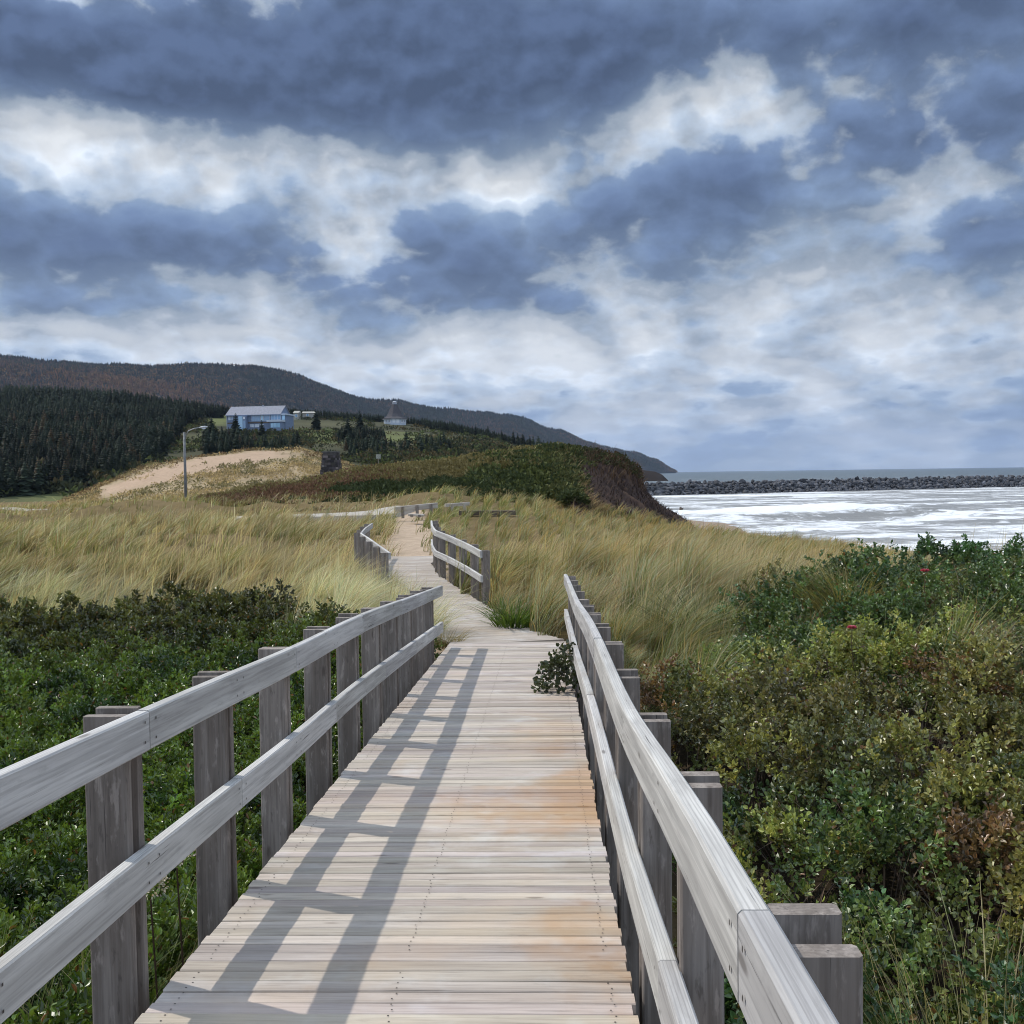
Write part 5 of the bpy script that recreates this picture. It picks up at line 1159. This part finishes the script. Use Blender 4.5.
# ------------------------------------------------------------------ breakwater and driftwood
def breakwater():
    root = empty('breakwater', P(700, 492, 275) * np.array([1, 1, 0])); tag(root, 'long low breakwater of dark grey boulders in the surf', 'breakwater'); off = np.array(root.location)
    mm, N, out = mat('boulder_stone'); pos = N.n.new('ShaderNodeNewGeometry').outputs['Position']; nn = N.noise(pos, .9, 6, .7); c = N.mix(1.0, N.mix(nn, (.035, .037, .042), (.115, .115, .12)), N.attr('col')[0], 'MULTIPLY'); principled(N, out, c, .8, N.bump(nn, .8, .2), .3)
    a = P(628, 488, 262); b = P(1024, 482, 318); e = b + (b - a) * .55; ln = np.hypot(*(e - a)[:2]); f = (e - a) / ln; f[2] = 0; f /= np.linalg.norm(f); n_ = np.array([f[1], -f[0], 0]); topz = 3.15
    cm = MB(); cm.poly([tuple(p_ - off) for q in (a, e) for p_ in (q * [1, 1, 0] + n_ * 5.2 - UP * 1, q * [1, 1, 0] + n_ * 1.6 + UP * 2.3, q * [1, 1, 0] - n_ * 1.6 + UP * 2.3, q * [1, 1, 0] - n_ * 5.2 - UP * 1)], [(0, 4, 5, 1), (1, 5, 6, 2), (2, 6, 7, 3), (3, 7, 4, 0), (0, 1, 2, 3), (7, 6, 5, 4)]); cm.build('rubble_core', mm, root)
    ico = []
    for s in range(8):
        r = np.random.default_rng(s); V = []
        me = bpy.data.meshes.new('boulder')
        import bmesh
        bm = bmesh.new(); bmesh.ops.create_icosphere(bm, subdivisions=2, radius=1)
        pl = [(r.normal(size=3), r.uniform(.50, .8)) for _ in range(13)]
        for v in bm.verts:
            p_ = np.array(v.co)
            for nn_, dd in pl:
                nn_ = nn_ / np.linalg.norm(nn_); k = p_.dot(nn_)
                if k > dd: p_ = p_ - nn_ * (k - dd)
            v.co = p_ * np.array([1.15, .95, .8])
        bm.to_mesh(me); bm.free(); co = np.array([v.co[:] for v in me.vertices]); F = [tuple(q.vertices) for q in me.polygons]; ico.append((co, np.array(F)))
        bpy.data.meshes.remove(me)
    rest = Pile(); nb = 0; r = np.random.default_rng(5); cand = []
    for s in np.arange(0, ln, .68):
        for w, z in ((0, topz - .6), (1.2, 2.4), (2.2, 1.9), (3.2, 1.2), (4.2, .6), (5.2, 0.0), (-1.4, 2.3), (-3, 1.2)):
            if w < 0 and r.uniform() < .4: continue
            sz = r.uniform(.45, .95); cand.append((s + r.uniform(-.5, .5), w + r.uniform(-.4, .4), z + r.uniform(-.35, .35) + (r.uniform(0, .5) if w == 0 else 0), sz))
    shared = []
    order = sorted(range(len(cand)), key=lambda i: -cand[i][3] * (1 if cand[i][1] > -.6 and cand[i][0] < ln * .62 else .1)); big = set(order[:100])
    for i, (s, w, z, sz) in enumerate(cand):
        V, F = ico[i % 8]; a_ = r.uniform(0, 6.28); b_ = r.uniform(0, 6.28); R = np.array(Matrix.Rotation(a_, 3, 'Z') @ Matrix.Rotation(b_, 3, 'X')); t = r.uniform(.45, 1.4) * (1.9 if r.uniform() < .07 else 1)
        c = a * [1, 1, 0] + f * s + n_ * w + UP * z - off; Vw = V @ R.T * sz + c; cc = np.tile([t, t, t * 1.03], (len(V), 1))
        if i in big: np_mesh('boulder', Vw, F, mm, {'col': cc}, root)
        else: rest.add(Vw, F, cc)
    tag(rest.build('boulder_mass', mm, root), kind='stuff')
breakwater()
def driftwood():
    v = P(680, 511.5, 128); root = empty('driftwood_snag', (v[0], v[1], -.2)); tag(root, 'dark driftwood snag sticking out of the surf below the bank', 'driftwood'); k = 128 / 1024; z = v[2] + .2
    m = MB(); m.tube([(-10 * k, 0, z * .35), (-4 * k, 0, z - .35), (0, 0, z - .15), (4.5 * k, .1, z - .25)], [.10, .16, .24, .16], 8); m.build('trunk', M['beam'], root)
    m = MB(); m.tube([(.0, 0, z - .1), (.15, 0, z + .25), (.05, 0, z + .55)], [.2, .22, .12], 7); m.tube([(.1, 0, z + .3), (.45, 0, z + .45)], [.12, .05], 6); m.build('root_stump', M['beam'], root)
driftwood()

# ------------------------------------------------------------------ air
def haze():
    m = MB(); lo, hi = (-4200, -60, -12), (9000, 17500, 620)
    v = [(x, y, z) for z in (lo[2], hi[2]) for y in (lo[1], hi[1]) for x in (lo[0], hi[0])]
    m.poly(v, [(0, 2, 3, 1), (4, 5, 7, 6), (0, 1, 5, 4), (2, 6, 7, 3), (0, 4, 6, 2), (1, 3, 7, 5)])
    mm, N, out = mat('air'); p = N.n.new('ShaderNodeVolumePrincipled'); p.inputs['Color'].default_value = (.55, .70, .98, 1); p.inputs['Density'].default_value = 5e-5; p.inputs['Anisotropy'].default_value = .2
    N.l.new(p.outputs[0], out.inputs['Volume']); o = m.build('haze', mm); tag(o, 'thin bluish sea air over the far hills', 'haze', kind='stuff')
haze()
